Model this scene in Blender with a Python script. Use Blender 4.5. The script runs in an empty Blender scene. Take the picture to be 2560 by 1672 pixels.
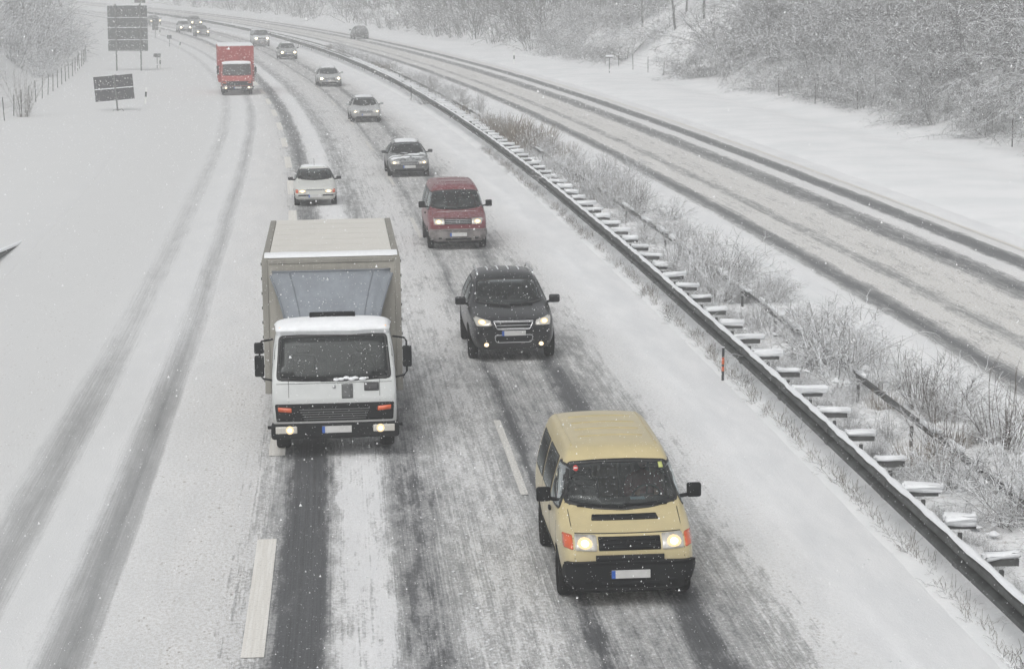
import bpy, bmesh, math, random
import numpy as np
from mathutils import Vector, Matrix
from mathutils.bvhtree import BVHTree
from mathutils.geometry import delaunay_2d_cdt

scene = bpy.context.scene
C = scene.collection

# ------------------------------------------------------------------ road frame
G = 1.087                                   # survey units -> metres
F_PX, PITCH, ROLL, CAM_H = 6090.0, 0.14531, 0.00593, 7.839
PSI0, K0, K1, N0, XF, VK = 0.060362, 0.00033063, 1.79665e-6, -1.20035, 0.02246, 1.91879e-5
_g = np.linspace(-60, 900, 4801)
_psi = PSI0 + K0*_g + 0.5*K1*_g*_g
_X = np.concatenate([[0], np.cumsum((-np.sin(_psi[1:]) - np.sin(_psi[:-1]))/2*np.diff(_g))])
_Y = np.concatenate([[0], np.cumsum((np.cos(_psi[1:]) + np.cos(_psi[:-1]))/2*np.diff(_g))])
_X -= np.interp(0, _g, _X) - N0
_Y -= np.interp(0, _g, _Y)

def base_z(s, n):
    return XF*np.clip(n, -16, 32) + 0.5*VK*np.asarray(s, float)**2

def road(s, n, z=0.0):
    """(distance along, offset to the right, height over the road plane) -> world metres, arrays allowed"""
    s = np.asarray(s, float); n = np.asarray(n, float)
    ps = PSI0 + K0*s + 0.5*K1*s*s
    x = np.interp(s, _g, _X) + n*np.cos(ps)
    y = np.interp(s, _g, _Y) + n*np.sin(ps)
    return np.stack([x, y, z + base_z(s, n) + 0*x], -1)*G

def P(s, n, z=0.0):
    return Vector(road(s, n, z).tolist())

def heading(s):
    ps = PSI0 + K0*s + 0.5*K1*s*s
    return Vector((-math.sin(ps), math.cos(ps), 0))

# ------------------------------------------------------------------ camera
cam = bpy.data.cameras.new('camera')
cam_ob = bpy.data.objects.new('camera', cam)
C.objects.link(cam_ob)
cam.sensor_fit = 'HORIZONTAL'
cam.sensor_width = 36.0
cam.lens = F_PX/2560*36.0
cam.clip_start = 0.3
cam.clip_end = 4000
r0 = Vector((1, 0, 0)); u0 = Vector((0, math.sin(PITCH), math.cos(PITCH))); f0 = Vector((0, math.cos(PITCH), -math.sin(PITCH)))
rr = r0*math.cos(ROLL) + u0*math.sin(ROLL)
uu = u0*math.cos(ROLL) - r0*math.sin(ROLL)
cam_ob.matrix_world = Matrix(((rr.x, uu.x, -f0.x, 0), (rr.y, uu.y, -f0.y, 0), (rr.z, uu.z, -f0.z, CAM_H*G), (0, 0, 0, 1)))
scene.camera = cam_ob

# ------------------------------------------------------------------ sky, sun, exposure
SUN_EL, SUN_AZ = math.radians(48), math.radians(200)
world = bpy.data.worlds.new('World'); scene.world = world
world.use_nodes = True
wn = world.node_tree; wn.nodes.clear()
sky = wn.nodes.new('ShaderNodeTexSky'); sky.sky_type = 'NISHITA'; sky.sun_disc = False
sky.sun_elevation = SUN_EL; sky.sun_rotation = SUN_AZ
sky.air_density = 1.0; sky.dust_density = 6.0; sky.ozone_density = 1.0
hs = wn.nodes.new('ShaderNodeHueSaturation'); hs.inputs['Saturation'].default_value = 0.12     # cloud cover greys the sky
bg = wn.nodes.new('ShaderNodeBackground'); bg.inputs['Strength'].default_value = 0.121
wo = wn.nodes.new('ShaderNodeOutputWorld')
wn.links.new(sky.outputs[0], hs.inputs['Color']); wn.links.new(hs.outputs[0], bg.inputs[0]); wn.links.new(bg.outputs[0], wo.inputs[0])
sun = bpy.data.lights.new('sun', 'SUN'); sun.energy = 0.6; sun.angle = math.radians(40); sun.color = (1.0, 0.98, 0.95)
sun_ob = bpy.data.objects.new('sun', sun); C.objects.link(sun_ob)
sun_ob.rotation_euler = Vector((math.sin(SUN_AZ)*math.cos(SUN_EL), math.cos(SUN_AZ)*math.cos(SUN_EL), math.sin(SUN_EL))).to_track_quat('Z', 'Y').to_euler()
scene.view_settings.view_transform = 'Standard'
scene.view_settings.look = 'None'
scene.view_settings.gamma = 1.0
scene.view_settings.exposure = 0.0
scene.cycles.volume_bounces = 1
scene.cycles.max_bounces = 6
scene.cycles.diffuse_bounces = 3
scene.cycles.glossy_bounces = 2
scene.cycles.transparent_max_bounces = 24
scene.cycles.use_denoising = True

# ------------------------------------------------------------------ helpers
def tag(o, label=None, category=None, group=None, kind=None):
    if label: o['label'] = label
    if category: o['category'] = category
    if group: o['group'] = group
    if kind: o['kind'] = kind
    return o

def empty(name, loc=(0, 0, 0)):
    o = bpy.data.objects.new(name, None); o.empty_display_size = 0.3
    C.objects.link(o); o.location = loc
    return o

def link(name, mesh, parent=None):
    o = bpy.data.objects.new(name, mesh); C.objects.link(o)
    if parent is not None: o.parent = parent
    return o

def mesh_obj(name, verts, faces, mat, parent=None, smooth=False):
    m = bpy.data.meshes.new(name)
    m.from_pydata([tuple(v) for v in verts], [], [tuple(f) for f in faces])
    if smooth: m.polygons.foreach_set('use_smooth', [True]*len(m.polygons))
    if mat is not None: m.materials.append(mat)
    m.update()
    return link(name, m, parent)

class MB:
    """collects shapes that become ONE mesh"""
    def __init__(self): self.v = []; self.f = []
    def add(self, vs, fs):
        k = len(self.v); self.v += [Vector(v) for v in vs]; self.f += [tuple(i + k for i in f) for f in fs]
    def box(self, c, s, rot=None):
        cx = Vector(c); h = [a/2 for a in s]
        vs = []
        for sx in (-1, 1):
            for sy in (-1, 1):
                for sz in (-1, 1):
                    p = Vector((sx*h[0], sy*h[1], sz*h[2]))
                    if rot is not None: p = rot @ p
                    vs.append(cx + p)
        self.add(vs, [(0, 1, 3, 2), (4, 6, 7, 5), (0, 4, 5, 1), (2, 3, 7, 6), (0, 2, 6, 4), (1, 5, 7, 3)])
        return self
    def tube(self, pts, r, sides=8, r2=None):
        pts = [Vector(p) for p in pts]; n = len(pts); vs = []
        for i, p in enumerate(pts):
            d = (pts[min(i + 1, n - 1)] - pts[max(i - 1, 0)]).normalized()
            a = Vector((0, 0, 1)) if abs(d.z) < 0.9 else Vector((1, 0, 0))
            s = d.cross(a).normalized(); u = s.cross(d)
            q = r if r2 is None else r + (r2 - r)*i/(n - 1)
            for k in range(sides):
                t = 2*math.pi*k/sides
                vs.append(p + (s*math.cos(t) + u*math.sin(t))*q)
        fs = [(i*sides + k, i*sides + (k + 1) % sides, (i + 1)*sides + (k + 1) % sides, (i + 1)*sides + k) for i in range(n - 1) for k in range(sides)]
        fs += [tuple(range(sides))[::-1], tuple((n - 1)*sides + k for k in range(sides))]
        self.add(vs, fs); return self
    def lathe(self, prof, c, axis='y', seg=24):
        vs = []; m = len(prof)
        for k in range(seg):
            t = 2*math.pi*k/seg
            for a, r in prof:
                if axis == 'y': p = (r*math.cos(t), a, r*math.sin(t))
                elif axis == 'x': p = (a, r*math.cos(t), r*math.sin(t))
                else: p = (r*math.cos(t), r*math.sin(t), a)
                vs.append(Vector(c) + Vector(p))
        fs = [(k*m + i, k*m + i + 1, ((k + 1) % seg)*m + i + 1, ((k + 1) % seg)*m + i) for k in range(seg) for i in range(m - 1)]
        self.add(vs, fs); return self
    def build(self, name, mat, parent=None, smooth=False, bevel=0):
        o = mesh_obj(name, self.v, self.f, mat, parent, smooth)
        if bevel:
            b = o.modifiers.new('bevel', 'BEVEL'); b.width = bevel; b.segments = 2; b.limit_method = 'ANGLE'
        return o

# value noise for meshes
def _hash(i, j, seed):
    return np.modf(np.abs(np.sin(i*127.1 + j*311.7 + seed*74.7)*43758.5453))[0]
def vnoise(x, y, seed=0):
    x = np.asarray(x, float); y = np.asarray(y, float)
    i = np.floor(x); j = np.floor(y); fx = x - i; fy = y - j
    fx = fx*fx*(3 - 2*fx); fy = fy*fy*(3 - 2*fy)
    a = _hash(i, j, seed); b = _hash(i + 1, j, seed); c = _hash(i, j + 1, seed); d = _hash(i + 1, j + 1, seed)
    return (a*(1 - fx) + b*fx)*(1 - fy) + (c*(1 - fx) + d*fx)*fy
def fbm(x, y, seed=0, o=3):
    t = 0; a = 0.5
    for k in range(o):
        t = t + a*(vnoise(x*2**k, y*2**k, seed + k*13) - 0.5); a *= 0.5
    return t
def sstep(a, b, x):
    t = np.clip((np.asarray(x, float) - a)/(b - a), 0, 1); return t*t*(3 - 2*t)

# ------------------------------------------------------------------ node materials
class NT:
    def __init__(self, name):
        self.mat = bpy.data.materials.new(name); self.mat.use_nodes = True
        self.t = self.mat.node_tree; self.t.nodes.clear()
        self.out = self.t.nodes.new('ShaderNodeOutputMaterial')
    def n(self, kind, ins=None, **kw):
        nd = self.t.nodes.new(kind)
        for k, v in kw.items(): setattr(nd, k, v)
        for k, v in (ins or {}).items(): self.set(nd.inputs[k], v)
        return nd
    def set(self, sock, v):
        if isinstance(v, bpy.types.NodeSocket): self.t.links.new(v, sock)
        elif isinstance(v, (tuple, list)) and len(v) == 3 and sock.type == 'RGBA': sock.default_value = (*v, 1)
        else: sock.default_value = v
    def math(self, op, a, b=0.0, c=None, clamp=False):
        nd = self.t.nodes.new('ShaderNodeMath'); nd.operation = op; nd.use_clamp = clamp
        self.set(nd.inputs[0], a); self.set(nd.inputs[1], b)
        if c is not None: self.set(nd.inputs[2], c)
        return nd.outputs[0]
    def mix(self, f, a, b):
        nd = self.t.nodes.new('ShaderNodeMix'); nd.data_type = 'RGBA'
        self.set(nd.inputs['Factor'], f); self.set(nd.inputs[6], a); self.set(nd.inputs[7], b)
        return nd.outputs[2]
    def ramp(self, f, stops):
        nd = self.t.nodes.new('ShaderNodeValToRGB'); self.set(nd.inputs[0], f)
        e = nd.color_ramp.elements
        while len(e) > 1: e.remove(e[-1])
        for i, (p, c) in enumerate(stops):
            el = e[0] if i == 0 else e.new(p)
            el.position = p
            el.color = (c, c, c, 1) if not isinstance(c, (tuple, list)) else (*c, 1)
        return nd.outputs[0]
    def noise(self, vec, scale, detail=3, rough=0.55):
        nd = self.n('ShaderNodeTexNoise', {'Scale': scale, 'Detail': detail, 'Roughness': rough}); self.set(nd.inputs['Vector'], vec)
        return nd.outputs['Fac']
    def mapping(self, vec, scale):
        nd = self.n('ShaderNodeMapping'); self.set(nd.inputs['Vector'], vec); nd.inputs['Scale'].default_value = scale
        return nd.outputs[0]
    def step(self, x, lo, hi):
        nd = self.t.nodes.new('ShaderNodeMapRange'); nd.interpolation_type = 'SMOOTHSTEP'
        self.set(nd.inputs[0], x); nd.inputs[1].default_value = lo; nd.inputs[2].default_value = hi
        return nd.outputs[0]
    def bsdf(self, **kw):
        b = self.t.nodes.new('ShaderNodeBsdfPrincipled')
        for k, v in kw.items(): self.set(b.inputs[k.replace('_', ' ')], v)
        self.t.links.new(b.outputs[0], self.out.inputs[0]); return b
    def bump(self, h, strength, dist):
        nd = self.n('ShaderNodeBump', {'Strength': strength, 'Distance': dist}); self.set(nd.inputs['Height'], h); return nd.outputs[0]

def simple(name, col, rough=0.6, metal=0.0, coat=0.0, vary=0.0, scale=6.0, spec=0.5):
    t = NT(name); c = col
    if vary:
        tc = t.n('ShaderNodeTexCoord').outputs['Object']
        nz = t.noise(tc, scale, 4)
        c = t.mix(t.step(nz, 0.3, 0.7), tuple(a*(1 - vary) for a in col), tuple(min(1, a*(1 + vary)) for a in col))
    t.bsdf(Base_Color=c, Roughness=rough, Metallic=metal, Coat_Weight=coat, Specular_IOR_Level=spec)
    return t.mat

def paint(name, col, dirt=(0.32, 0.31, 0.29), top=0.85, amount=0.7, rough=0.32, frost=0.0, coat=0.25, spec=0.5):
    """car paint with road salt and slush thrown up over the lower panels, a dusting of snow grains"""
    t = NT(name)
    tc = t.n('ShaderNodeTexCoord').outputs['Object']
    z = t.n('ShaderNodeSeparateXYZ', {0: tc}).outputs[2]
    nz = t.noise(tc, 3.0, 5, 0.65)
    fine = t.noise(tc, 38.0, 3, 0.7)
    lim = t.math('ADD', t.math('MULTIPLY', nz, 0.55), t.math('MULTIPLY', fine, 0.15))
    d = t.math('SUBTRACT', t.math('ADD', lim, top - 0.35), z)
    d = t.math('MULTIPLY', t.step(d, -0.30, 0.35), amount)
    col2 = t.mix(t.step(nz, 0.3, 0.75), tuple(a*0.93 for a in col), tuple(min(1, a*1.05) for a in col))
    c = t.mix(d, col2, dirt)
    if frost:
        nrm = t.n('ShaderNodeSeparateXYZ', {0: t.n('ShaderNodeNewGeometry').outputs['Normal']}).outputs[2]
        f2 = t.math('MULTIPLY', t.step(t.math('ADD', t.noise(tc, 9.0, 6, 0.7), t.math('MULTIPLY', fine, 0.35)), 0.58, 0.82), t.step(nrm, 0.2, 0.8))
        c = t.mix(t.math('MULTIPLY', f2, frost), c, (0.72, 0.74, 0.75))
    t.bsdf(Base_Color=c, Roughness=t.math('ADD', t.math('MULTIPLY', d, 0.45), rough), Coat_Weight=coat, Coat_Roughness=0.12, Specular_IOR_Level=spec)
    return t.mat

def glass_mat(name, tint=(0.42, 0.46, 0.45), base=0.55):
    t = NT(name)
    tc = t.n('ShaderNodeTexCoord').outputs['Object']
    tr = t.n('ShaderNodeBsdfTransparent', {'Color': tint})
    gl = t.n('ShaderNodeBsdfGlossy', {'Color': (0.62, 0.66, 0.66), 'Roughness': 0.06})
    fr = t.n('ShaderNodeFresnel', {'IOR': 1.42}).outputs[0]
    m1 = t.n('ShaderNodeMixShader', {0: fr, 1: tr.outputs[0], 2: gl.outputs[0]})
    # melted droplets and a film of road spray
    film = t.n('ShaderNodeBsdfDiffuse', {'Color': (0.30, 0.32, 0.32)})
    nz = t.step(t.math('ADD', t.noise(tc, 45.0, 2, 0.6), t.math('MULTIPLY', t.noise(tc, 2.5, 3), 0.4)), 0.62, 0.95)
    fac = t.math('ADD', t.math('MULTIPLY', nz, 0.22), 0.03)
    m2 = t.n('ShaderNodeMixShader', {0: fac, 1: m1.outputs[0], 2: film.outputs[0]})
    t.t.links.new(m2.outputs[0], t.out.inputs[0])
    return t.mat

def emit(name, col, strength):
    t = NT(name)
    e = t.n('ShaderNodeEmission', {'Color': (*col, 1), 'Strength': strength})
    t.t.links.new(e.outputs[0], t.out.inputs[0])
    t.mat.cycles.emission_sampling = 'NONE'
    return t.mat

def lit_lens():
    t = NT('lit_lamp_lens')
    tc = t.n('ShaderNodeTexCoord').outputs['Object']
    w = t.noise(t.mapping(tc, (1, 60, 6)), 1.0, 2)
    t.bsdf(Base_Color=t.mix(w, (0.42, 0.42, 0.40), (0.68, 0.68, 0.66)), Roughness=0.15, Metallic=0.3, Coat_Weight=0.8, Emission_Color=(1.0, 0.80, 0.52, 1.0), Emission_Strength=0.09)
    t.mat.cycles.emission_sampling = 'NONE'
    return t.mat

def snow_mat(name, col=(0.84, 0.86, 0.88), bump=0.35, scale=5.0):
    t = NT(name)
    tc = t.n('ShaderNodeTexCoord').outputs['Object']
    a = t.noise(tc, scale, 5, 0.6); b = t.noise(tc, scale*9, 3, 0.6)
    c = t.mix(t.step(a, 0.3, 0.7), tuple(x*0.95 for x in col), col)
    h = t.math('ADD', a, t.math('MULTIPLY', b, 0.25))
    t.bsdf(Base_Color=c, Roughness=0.75, Specular_IOR_Level=0.25, Normal=t.bump(h, bump, 0.05))
    return t.mat

M = {}
M['snow'] = snow_mat('snow')
M['cap_snow'] = snow_mat('snow_cap', (0.86, 0.88, 0.90), 0.3, 9.0)
M['black'] = simple('black_plastic', (0.010, 0.011, 0.012), 0.6, vary=0.3, spec=0.12)
M['bumper'] = paint('dark_bumper', (0.012, 0.013, 0.014), dirt=(0.03, 0.03, 0.03), top=0.45, amount=0.5, rough=0.6, coat=0.0, spec=0.1)
M['rubber'] = simple('tyre_rubber', (0.012, 0.012, 0.012), 0.85, vary=0.4, spec=0.1)
M['grimy'] = simple('grimy_bumper', (0.19, 0.175, 0.17), 0.7, vary=0.3, scale=5)
M['slat_grey'] = simple('grille_slat', (0.16, 0.165, 0.165), 0.5, 0.4)
M['rim'] = simple('wheel_rim', (0.30, 0.30, 0.30), 0.45, 0.6, vary=0.3)
M['chrome'] = simple('chrome', (0.75, 0.76, 0.77), 0.22, 1.0)
M['dull_chrome'] = simple('dull_chrome', (0.5, 0.51, 0.52), 0.4, 0.7)
M['lens'] = simple('lamp_lens', (0.55, 0.56, 0.55), 0.12, 0.35, coat=0.8)
M['lens_lit'] = lit_lens()
M['orange'] = simple('indicator_orange', (0.62, 0.10, 0.022), 0.25, coat=0.6, vary=0.1)
M['lamp'] = emit('headlamp_glow', (1.0, 0.77, 0.46), 1.25)
M['lamp_core'] = emit('headlamp_bulb', (1.0, 0.90, 0.68), 5.0)
M['lamp_far'] = emit('distant_headlamp', (1.0, 0.84, 0.55), 9.0)
M['amber'] = emit('amber_marker_glow', (1.0, 0.42, 0.08), 2.0)
M['glass'] = glass_mat('window_glass')
M['glass_dark'] = glass_mat('dark_window_glass', (0.16, 0.18, 0.18))
M['seal'] = simple('window_seal', (0.012, 0.013, 0.013), 0.45)
M['trim'] = simple('interior_trim', (0.045, 0.047, 0.05), 0.85, vary=0.2)
M['seat'] = simple('seat_cloth', (0.06, 0.06, 0.065), 0.95, vary=0.2)
M['plate'] = simple('number_plate', (0.55, 0.55, 0.54), 0.5, vary=0.06)
M['plate_blue'] = simple('plate_blue', (0.02, 0.10, 0.42), 0.5)
M['steel'] = simple('galvanised_steel', (0.20, 0.205, 0.20), 0.5, 0.55, vary=0.25, scale=4)
M['dark_steel'] = simple('weathered_steel', (0.09, 0.092, 0.09), 0.6, 0.4, vary=0.3, scale=4)
M['rail_steel'] = simple('rail_steel', (0.085, 0.09, 0.088), 0.6, 0.3, vary=0.35, scale=2.5, spec=0.3)
M['sign_back'] = simple('sign_back_grey', (0.10, 0.105, 0.105), 0.6, 0.1, vary=0.12, scale=2)
M['board_back'] = simple('board_back_dark', (0.055, 0.055, 0.058), 0.6, 0.1, vary=0.15, scale=2)
M['wood'] = simple('fence_wood', (0.055, 0.05, 0.045), 0.9, vary=0.3)
M['bark'] = simple('bark', (0.125, 0.112, 0.10), 0.95, vary=0.3, scale=3)
M['bark_grey'] = simple('bark_grey', (0.070, 0.067, 0.064), 0.95, vary=0.3, scale=3)
M['drygrass'] = simple('dry_grass', (0.215, 0.185, 0.15), 0.95, vary=0.25, scale=3)
M['weed'] = simple('withered_weed', (0.14, 0.115, 0.09), 0.95, vary=0.25, scale=3)
M['white_paint'] = simple('white_plastic', (0.75, 0.75, 0.73), 0.5, vary=0.05)
M['flake'] = simple('snowflake', (0.92, 0.93, 0.94), 0.8)

# ------------------------------------------------------------------ terrain
def rise(s, n):
    """embankments and the snowy verges, in survey units above the road plane"""
    s = np.asarray(s, float); n = np.asarray(n, float)
    wob = 1.6*fbm(s/23., n*0 + 3.1, 5, 3)
    # right hand bank
    foot = 30.3 + wob - 2.2*sstep(130, 200, s) - 1.5*sstep(200, 300, s)
    d = np.maximum(0, n - foot)
    z = 0.62*d*sstep(0, 5, d)*(1 - 0.35*sstep(10, 26, d)) + 0.5*fbm(s/6., n/6., 9)*sstep(0, 4, d)
    # left hand bank behind the wire fence
    foot2 = -15.2 + 0.8*wob + 3.2*sstep(195, 300, s)
    d2 = np.maximum(0, foot2 - n)
    z = z + 0.52*d2*sstep(0, 4, d2)*(1 - 0.35*sstep(10, 26, d2)) + 0.6*fbm(s/7., n/7., 21)*sstep(0, 4, d2)
    # flat verges: gentle drifts
    verge = sstep(20.3, 22.5, n)*(1 - sstep(28, 31, n)) + sstep(-6.5, -9, n)*0
    z = z + verge*(0.05*fbm(s/14., n/7., 31) + 0.05 - 0.22*np.exp(-((n - 27.5)/1.3)**2))
    lv = (1 - sstep(-9, -6.5, n))*sstep(-16, -14, n)
    z = z + lv*(0.07*fbm(s/12., n/7., 41) + 0.03)
    # median hummocks
    med = sstep(8.55, 9.2, n)*(1 - sstep(11.6, 12.5, n))
    z = z + med*(0.14 + 0.45*np.maximum(-0.2, fbm(s/1.3, n/1.0, 51)))
    return z

def gz(s, n):
    return float(rise(s, n))

def grid_mesh(name, S, Nn, zfun, mat, uvfun=None):
    SS, NN = np.meshgrid(S, Nn, indexing='ij')
    Z = zfun(SS, NN)
    V = road(SS.ravel(), NN.ravel(), Z.ravel())
    a, b = len(S), len(Nn)
    idx = np.arange(a*b).reshape(a, b)
    Fq = np.stack([idx[:-1, :-1], idx[:-1, 1:], idx[1:, 1:], idx[1:, :-1]], -1).reshape(-1, 4)
    m = bpy.data.meshes.new(name)
    m.vertices.add(len(V)); m.vertices.foreach_set('co', V.ravel())
    m.loops.add(Fq.size); m.loops.foreach_set('vertex_index', Fq.ravel())
    m.polygons.add(len(Fq)); m.polygons.foreach_set('loop_start', np.arange(0, Fq.size, 4)); m.polygons.foreach_set('loop_total', np.full(len(Fq), 4))
    m.polygons.foreach_set('use_smooth', np.ones(len(Fq), bool))
    m.update(); m.validate()
    U, Vv = (SS, NN) if uvfun is None else uvfun(SS, NN)
    uv = m.uv_layers.new(name='lane')
    flat = np.stack([Vv.ravel(), U.ravel()], -1)[Fq.ravel()]
    uv.data.foreach_set('uv', flat.ravel())
    m.materials.append(mat)
    return link(name, m)

S_ALL = np.concatenate([np.arange(-20, 20, 4), np.arange(20, 130, 0.7), np.arange(130, 300, 2.0), np.arange(300, 760, 6.0)])
def ground_z(s, n):
    z = rise(s, n) + 0.02
    inside = (sstep(-7.6, -7.0, n)*(1 - sstep(8.1, 8.5, n)))
    inside2 = sstep(12.6, 13.0, n)*(1 - sstep(20.4, 20.9, n))
    return z - 0.12*np.maximum(inside, inside2) + 0.045*(1 - np.maximum(inside, inside2))
N_ALL = np.concatenate([np.arange(-90, -24, 3.0), np.arange(-24, -7, 0.8), np.arange(-7, 8, 1.0), np.arange(8, 13, 0.22), np.arange(13, 20, 1.0), np.arange(20, 34, 0.6), np.arange(34, 60, 1.5), np.arange(60, 150, 5.0)])

def ground_material():
    t = NT('snowy_ground')
    uv = t.n('ShaderNodeUVMap', uv_map='lane').outputs[0]
    pos = t.n('ShaderNodeNewGeometry').outputs['Position']
    a = t.noise(pos, 0.35, 4); b = t.noise(pos, 3.0, 5, 0.65); c = t.noise(pos, 22.0, 3, 0.7)
    col = t.mix(t.step(a, 0.35, 0.65), (0.80, 0.82, 0.83), (0.87, 0.88, 0.89))
    n = t.n('ShaderNodeSeparateXYZ', {0: uv}).outputs[0]
    # dead grass and litter showing through at the foot of the banks and in the median
    foot = t.ramp(t.math('DIVIDE', t.math('ADD', n, 90.0), 240.0), [(0, 0.6), (74.5/240, 0.6), (76/240, 0.12), (83/240, 0.0), (98.5/240, 0.0), (98.8/240, 0.5), (99.2/240, 0.75), (101/240, 0.75), (102.2/240, 0.2), (102.8/240, 0.0), (119.0/240, 0.0), (120.6/240, 0.55), (1, 0.65)])
    lit = t.step(t.math('ADD', t.math('MULTIPLY', b, 0.6), t.math('MULTIPLY', c, 0.4)), 0.50, 0.66)
    col = t.mix(t.math('MULTIPLY', lit, t.math('MULTIPLY', foot, 0.75)), col, (0.20, 0.165, 0.13))
    # thrown grit on the left verge
    g = t.n('ShaderNodeTexVoronoi', {'Scale': 5.0, 'Randomness': 1.0}); t.set(g.inputs['Vector'], pos)
    grit = t.math('MULTIPLY', t.math('SUBTRACT', 1.0, t.step(g.outputs['Distance'], 0.05, 0.2)), t.step(b, 0.48, 0.6))
    side = t.math('SUBTRACT', 1.0, t.step(t.math('ABSOLUTE', t.math('ADD', n, 5.5)), 1.5, 4.0))
    col = t.mix(t.math('MULTIPLY', grit, t.math('MULTIPLY', side, 0.85)), col, (0.40, 0.36, 0.31))
    col = t.mix(t.math('MULTIPLY', t.math('SUBTRACT', 1.0, t.step(n, -9.0, -3.0)), 0.90), col, (0.69, 0.70, 0.70))
    h = t.math('ADD', t.math('MULTIPLY', b, 0.7), t.math('MULTIPLY', c, 0.3))
    t.bsdf(Base_Color=col, Roughness=0.8, Specular_IOR_Level=0.2, Normal=t.bump(h, 0.35, 0.08))
    return t.mat

tag(grid_mesh('ground', S_ALL, N_ALL, ground_z, ground_material()), kind='structure')

# -- carriageways: asphalt under compacted snow, wheel tracks worn through
def carriageway_material(name, lo, hi, profile, cover, wetlimit, dirtcol=(0.40, 0.375, 0.335), near=None):
    t = NT(name)
    uv = t.n('ShaderNodeUVMap', uv_map='lane').outputs[0]
    sep = t.n('ShaderNodeSeparateXYZ', {0: uv}); n0, s = sep.outputs[0], sep.outputs[1]
    wob = t.math('MULTIPLY', t.math('SUBTRACT', t.noise(t.mapping(uv, (0.35, 0.06, 1)), 1.0, 2), 0.5), 0.22)
    n = t.math('ADD', n0, wob)
    fac = t.math('DIVIDE', t.math('SUBTRACT', n, lo), hi - lo)
    cut = 20 if len(profile) > 30 else len(profile)
    exp = t.ramp(fac, [((p - lo)/(hi - lo), v) for p, v in profile[:cut]])
    if cut < len(profile):
        e2 = t.ramp(fac, [((p - lo)/(hi - lo), v) for p, v in profile[cut - 1:]])
        exp = t.mix(t.math('GREATER_THAN', n, profile[cut - 1][0]), exp, e2)
    if near: exp = t.math('MULTIPLY', exp, t.math('SUBTRACT', 1.0, t.math('MULTIPLY', t.step(s, near[0], near[1]), near[2])))
    dirt = t.ramp(fac, [((p - lo)/(hi - lo), v) for p, v in cover])
    streak = t.noise(t.mapping(uv, (9.0, 0.22, 1)), 1.0, 4, 0.7)
    thin = t.noise(t.mapping(uv, (34.0, 0.12, 1)), 1.0, 2, 0.6)
    patch_ = t.noise(t.mapping(uv, (1.6, 0.30, 1)), 1.0, 5, 0.65)
    rag = t.noise(t.mapping(uv, (6.0, 1.1, 1)), 1.0, 4, 0.7)
    grain = t.noise(t.mapping(uv, (20.0, 11.0, 1)), 1.0, 4, 0.75)
    fine = t.noise(t.mapping(uv, (60.0, 34.0, 1)), 1.0, 2, 0.8)
    calm = t.math('ADD', t.math('MULTIPLY', t.step(n, -1.6, -0.4), 0.62), 0.38)
    e = t.math('ADD', exp, t.math('MULTIPLY', t.math('SUBTRACT', streak, 0.5), t.math('MULTIPLY', calm, 0.50)))
    e = t.math('ADD', e, t.math('MULTIPLY', t.math('SUBTRACT', thin, 0.5), t.math('MULTIPLY', calm, 0.42)))
    e = t.math('ADD', e, t.math('MULTIPLY', t.math('SUBTRACT', patch_, 0.5), t.math('MULTIPLY', calm, 0.62)))
    e = t.math('ADD', e, t.math('MULTIPLY', t.math('SUBTRACT', grain, 0.5), t.math('ADD', t.math('MULTIPLY', t.step(n, -1.6, -0.4), 0.45), 0.25)))
    e = t.math('ADD', e, t.math('MULTIPLY', t.math('SUBTRACT', rag, 0.5), t.math('ADD', t.math('MULTIPLY', t.step(n, -1.6, -0.4), 0.62), 0.13)))
    bare = t.step(e, 0.52, 0.86)
    slush = t.step(e, 0.24, 0.60)
    white = t.mix(t.step(patch_, 0.3, 0.7), (0.77, 0.785, 0.80), (0.86, 0.87, 0.88))
    dn = t.math('ADD', t.math('MULTIPLY', grain, 0.55), t.math('MULTIPLY', fine, 0.45))
    dm = t.math('MULTIPLY', dirt, t.math('ADD', t.math('MULTIPLY', t.step(dn, 0.42, 0.60), 1.15), 0.12), clamp=True)
    col = t.mix(dm, white, dirtcol)
    white_l = t.math('MULTIPLY', t.math('SUBTRACT', 1.0, t.step(n, -4.0, -1.0)), 0.80)
    col = t.mix(white_l, col, (0.69, 0.70, 0.70))
    # brown grit clods
    vor = t.n('ShaderNodeTexVoronoi', {'Scale': 1.0}); t.set(vor.inputs['Vector'], t.mapping(uv, (10.0, 5.0, 1)))
    clod = t.math('MULTIPLY', t.math('SUBTRACT', 1.0, t.step(vor.outputs['Distance'], 0.06, 0.24)), t.step(patch_, 0.46, 0.60))
    col = t.mix(t.math('MULTIPLY', clod, t.math('MULTIPLY', dirt, 1.5, clamp=True)), col, (0.20, 0.165, 0.125))
    vor2 = t.n('ShaderNodeTexVoronoi', {'Scale': 1.0}); t.set(vor2.inputs['Vector'], t.mapping(uv, (5.0, 2.2, 1)))
    clod2 = t.math('MULTIPLY', t.math('SUBTRACT', 1.0, t.step(vor2.outputs['Distance'], 0.05, 0.20)), t.step(rag, 0.50, 0.62))
    col = t.mix(t.math('MULTIPLY', clod2, t.math('MULTIPLY', dirt, 1.6, clamp=True)), col, (0.30, 0.265, 0.22))
    col = t.mix(t.math('MULTIPLY', slush, 0.80), col, t.mix(grain, (0.17, 0.176, 0.182), (0.38, 0.385, 0.385)))
    col = t.mix(t.math('MULTIPLY', bare, wetlimit), col, t.mix(t.step(t.math('ADD', t.math('MULTIPLY', thin, 0.6), t.math('MULTIPLY', grain, 0.4)), 0.36, 0.66), (0.022, 0.025, 0.028), (0.075, 0.080, 0.087)))
    rough = t.math('SUBTRACT', 0.82, t.math('MULTIPLY', bare, 0.30))
    h = t.math('ADD', t.math('MULTIPLY', grain, 0.5), t.math('MULTIPLY', fine, 0.3))
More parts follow.
